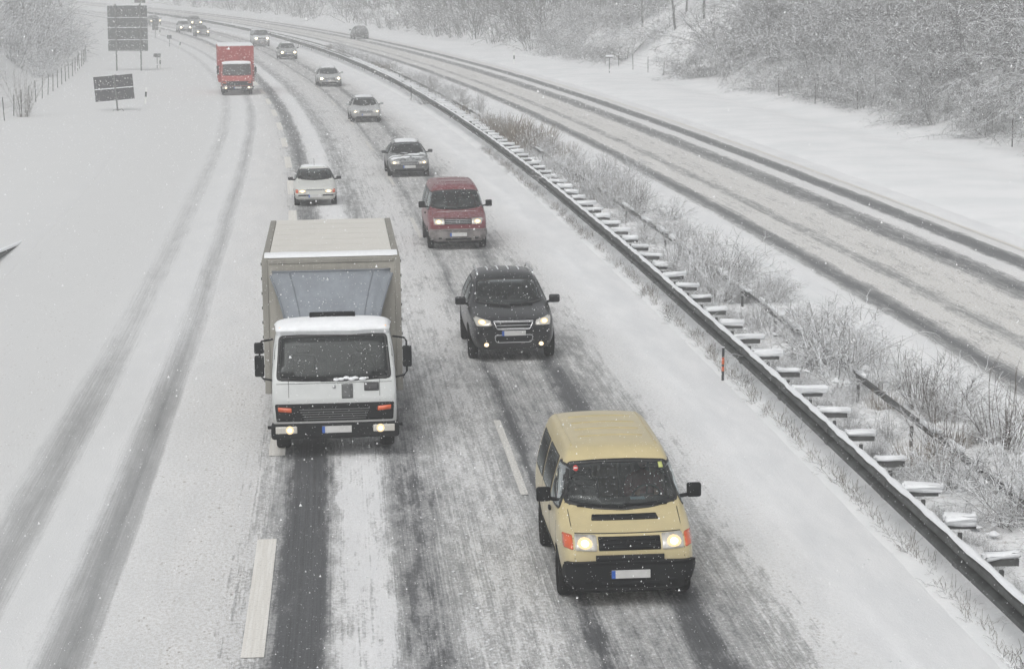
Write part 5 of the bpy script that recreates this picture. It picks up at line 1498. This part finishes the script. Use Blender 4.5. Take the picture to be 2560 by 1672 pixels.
M['box_beige'] = tarp_material('beige_box', (0.38, 0.365, 0.325)); M['box_roof'] = tarp_material('pale_box_roof', (0.70, 0.685, 0.64), .93); M['box_trim'] = tarp_material('grey_trim', (0.30, 0.29, 0.26))
M['deflector'] = tarp_material('grey_deflector', (0.255, 0.28, 0.31))
M['deflector_edge'] = tarp_material('deflector_edge', (0.20, 0.22, 0.245))
M['cab_white'] = paint('white_cab_paint', (0.57, 0.59, 0.585), (0.32, 0.32, 0.31), .95, .65, .3, .3)
M['truck_red'] = paint('red_truck_paint', (0.40, 0.052, 0.040), (0.24, 0.18, 0.17), .85, .55, .35, .0); M['box_red'] = tarp_material('red_box', (0.40, 0.055, 0.045))
truck = make_truck('box_truck', 'white cab truck with beige box body and grey wind deflector', M['cab_white'], M['box_beige'], M['box_roof'], True, 6.9)
truck.place(40.2, .97, 1.2)
M_ = M['box_trim']; M['box_trim'] = M['box_red']
truck2 = make_truck('box_truck', 'red box truck with snow along the top of its box', M['truck_red'], M['box_red'], M['box_red'], False, 6.0, far=True)
truck2.place(159.6, -1.70, 1.2)
M['box_trim'] = M_

# ------------------------------------------------------------------ people at the wheel
def driver(car, t, y, z, label, shirt, skin, hair, reach, wheel_z):
    """seated figure, arms forward to the wheel; one skinned body, head shaped with nose, ears and hair"""
    X = car.X
    J = {}
    x = X(t)
    pts = [('pelvis', (x + .05, y, z + .10), .15), ('waist', (x - .02, y, z + .28), .14), ('chest', (x - .05, y, z + .46), .165), ('neck0', (x - .04, y, z + .60), .085), ('neck', (x - .02, y, z + .67), .055)]
    for sd in (-1, 1):
        k = 'lr'[sd > 0]
        pts += [('sh' + k, (x - .05, y + sd*.17, z + .55), .075), ('el' + k, (x + .17, y + sd*.25, z + .34), .048), ('wr' + k, (reach - .04, y + sd*.16, wheel_z), .034), ('kn' + k, (x + .46, y + sd*.13, z + .16), .075), ('an' + k, (x + .62, y + sd*.13, z - .22), .05)]
    ix = {p[0]: i for i, p in enumerate(pts)}
    ed = [('pelvis', 'waist'), ('waist', 'chest'), ('chest', 'neck0'), ('neck0', 'neck')]
    for k in 'lr': ed += [('chest', 'sh' + k), ('sh' + k, 'el' + k), ('el' + k, 'wr' + k), ('pelvis', 'kn' + k), ('kn' + k, 'an' + k)]
    me = bpy.data.meshes.new('person'); me.from_pydata([p[1] for p in pts], [(ix[a], ix[b]) for a, b in ed], [])
    tmp = bpy.data.objects.new('tmp', me); C.objects.link(tmp)
    sk = tmp.modifiers.new('skin', 'SKIN'); sk.use_smooth_shade = True
    lay = me.skin_vertices[0] if me.skin_vertices else None
    if lay is None:
        bm = bmesh.new(); bm.from_mesh(me); bm.verts.layers.skin.verify(); bm.to_mesh(me); bm.free(); lay = me.skin_vertices[0]
    for i, p in enumerate(pts): lay.data[i].radius = (p[2], p[2]); lay.data[i].use_root = i == 0
    ss = tmp.modifiers.new('sub', 'SUBSURF'); ss.levels = 2; ss.render_levels = 2
    dg = bpy.context.evaluated_depsgraph_get(); dg.update()
    m2 = bpy.data.meshes.new_from_object(tmp.evaluated_get(dg)); bpy.data.objects.remove(tmp)
    m2.materials.clear(); m2.materials.append(shirt); m2.materials.append(skin)
    # head: shaped sphere
    bm = bmesh.new(); bm.from_mesh(m2)
    hc = Vector((x + .01, y, z + .80))
    r = bmesh.ops.create_uvsphere(bm, u_segments=20, v_segments=14, radius=1)
    for v in r['verts']:
        q = v.co.copy(); q = Vector((q.x*.098, q.y*.076, q.z*.118))
        if q.z < 0: q.y *= 1 - .25*(-q.z/.118); q.x *= 1 - .10*(-q.z/.118)
        if q.x > .07 and abs(q.y) < .018 and -.035 < q.z < .02: q.x += .022
        v.co = hc + q
    hf = {f for v in r['verts'] for f in v.link_faces}
    for f in hf: f.material_index = 1; f.smooth = True
    # hands: palm with four fingers and a thumb closed on the wheel
    for sd in (-1, 1):
        b = Vector((reach, y + sd*.15, wheel_z + .01))
        def blk(c, s):
            rr_ = bmesh.ops.create_cube(bm, size=1)
            for v in rr_['verts']: v.co = Vector((v.co.x*s[0], v.co.y*s[1], v.co.z*s[2])) + c
            for f in {f for v in rr_['verts'] for f in v.link_faces}: f.material_index = 1
        blk(b, (.07, .035, .08))
        for k in range(4): blk(b + Vector((.045 + .004*(k % 2), -sd*.012, .032 - .021*k)), (.045, .02, .017)); blk(b + Vector((.06, -sd*.032, .032 - .021*k)), (.02, .035, .016))
        blk(b + Vector((.01, -sd*.03, .045)), (.05, .02, .02))
    bm.to_mesh(m2); bm.free()
    o = link('person', m2); o.matrix_world = car.frame
    tag(o, label, 'person')
    bm = bmesh.new(); r = bmesh.ops.create_uvsphere(bm, u_segments=20, v_segments=14, radius=1)
    for v in r['verts']:
        q = v.co.copy(); v.co = hc + Vector((q.x*.106 - .012, q.y*.086, q.z*.122 + .012))
    bmesh.ops.delete(bm, geom=[f for f in bm.faces if (f.calc_center_median() - hc).z < .03 and (f.calc_center_median() - hc).x > -.03 or (f.calc_center_median() - hc).z < -.05], context='FACES')
    hm = bpy.data.meshes.new('hair'); bm.to_mesh(hm); bm.free(); hm.materials.append(hair); hm.polygons.foreach_set('use_smooth', [True]*len(hm.polygons))
    link('hair', hm, o)
    return o
M['skin'] = simple('skin', (0.42, 0.26, 0.20), .55); M['hair'] = simple('hair_brown', (0.05, 0.03, 0.02), .7)
M['shirt_red'] = simple('dark_red_cloth', (0.16, 0.02, 0.03), .9, vary=.2); M['shirt_grey'] = simple('dark_grey_cloth', (0.05, 0.05, 0.055), .9, vary=.2)
driver(van1, 2.02, .42, .82, 'person in dark red top driving the cream van', M['shirt_red'], M['skin'], M['hair'], van1.X(1.55), 1.26)
driver(hat, 2.12, .36, .38, 'person in dark clothes driving the small white hatchback', M['shirt_grey'], M['skin'], M['hair'], hat.X(1.65), .88)

# ------------------------------------------------------------------ falling snow
rng_np = np.random.default_rng(7)
def flakes(count, y0, y1, rlo, rhi, seed):
    rg = np.random.default_rng(seed)
    y = (rg.random(count)*(y1**1.6 - y0**1.6) + y0**1.6)**(1/1.6)
    x = (rg.random(count)*2 - 1)*(0.27*y + 2.0)
    z = rg.random(count)*9.3 + .1 + 0.0*y
    r = rlo + (rhi - rlo)*rg.random(count)**2
    c = np.stack([x, y, z], -1)
    tet = np.array([[1, 0, -.5], [-.5, .87, -.5], [-.5, -.87, -.5], [0, 0, 1.1]])
    ang = rg.random(count)*6.28; ca, sa = np.cos(ang), np.sin(ang)
    T = np.repeat(tet[None], count, 0)
    tx = T[..., 0]*ca[:, None] - T[..., 1]*sa[:, None]; ty = T[..., 0]*sa[:, None] + T[..., 1]*ca[:, None]
    T = np.stack([tx, ty, T[..., 2]], -1)*r[:, None, None] + c[:, None]
    return T.reshape(-1, 3)
V = np.concatenate([flakes(52000, 6.0, 36.0, .0024, .0050, 1), flakes(16000, 30.0, 95.0, .005, .010, 2), flakes(110000, 95.0, 340.0, .015, .034, 3)])  # farthest batch is oversized, added to fade the distance like haze
nF = len(V)//4
F4 = (np.array([[0, 1, 2], [0, 1, 3], [1, 2, 3], [2, 0, 3]])[None] + 4*np.arange(nF)[:, None, None]).reshape(-1, 3)
m = bpy.data.meshes.new('falling_snow')
m.vertices.add(len(V)); m.vertices.foreach_set('co', V.ravel())
m.loops.add(F4.size); m.loops.foreach_set('vertex_index', F4.ravel().astype(np.int32))
m.polygons.add(len(F4)); m.polygons.foreach_set('loop_start', np.arange(0, F4.size, 3)); m.polygons.foreach_set('loop_total', np.full(len(F4), 3))
m.update(); m.materials.append(M['flake'])
tag(link('falling_snow', m), 'snowflakes drifting down over the road, the far ones oversized to add haze', 'snow', kind='stuff')

# ------------------------------------------------------------------ snowy air
HAZE = 0.0023
t = NT('snowy_air')
pv = t.n('ShaderNodeVolumePrincipled', {'Color': (0.93, 0.94, 0.945), 'Density': HAZE, 'Anisotropy': 0.2})
t.t.links.new(pv.outputs[0], t.out.inputs['Volume'])
hz = MB().box((0, 420, 16), (900, 960, 66)).build('haze', t.mat)
tag(hz, 'pale snowy air thickening with distance over the road', 'haze', kind='stuff')

# ------------------------------------------------------------------ stand the long things' roots at their own base
for root_, base in ((rail, P(24, NG, 0)), (rail2, P(24, N2, 0)), (rail3, P(72, -8.3, 0))):
    root_.location = base
    for ch in root_.children: ch.location = ch.location - base
for root_ in [o for o in C.objects if o.name.startswith('wire_fence')]:
    base = sum((Vector(ch.data.vertices[0].co) for ch in root_.children[:1]), Vector())
    root_.location = base
    for ch in root_.children: ch.location = ch.location - base
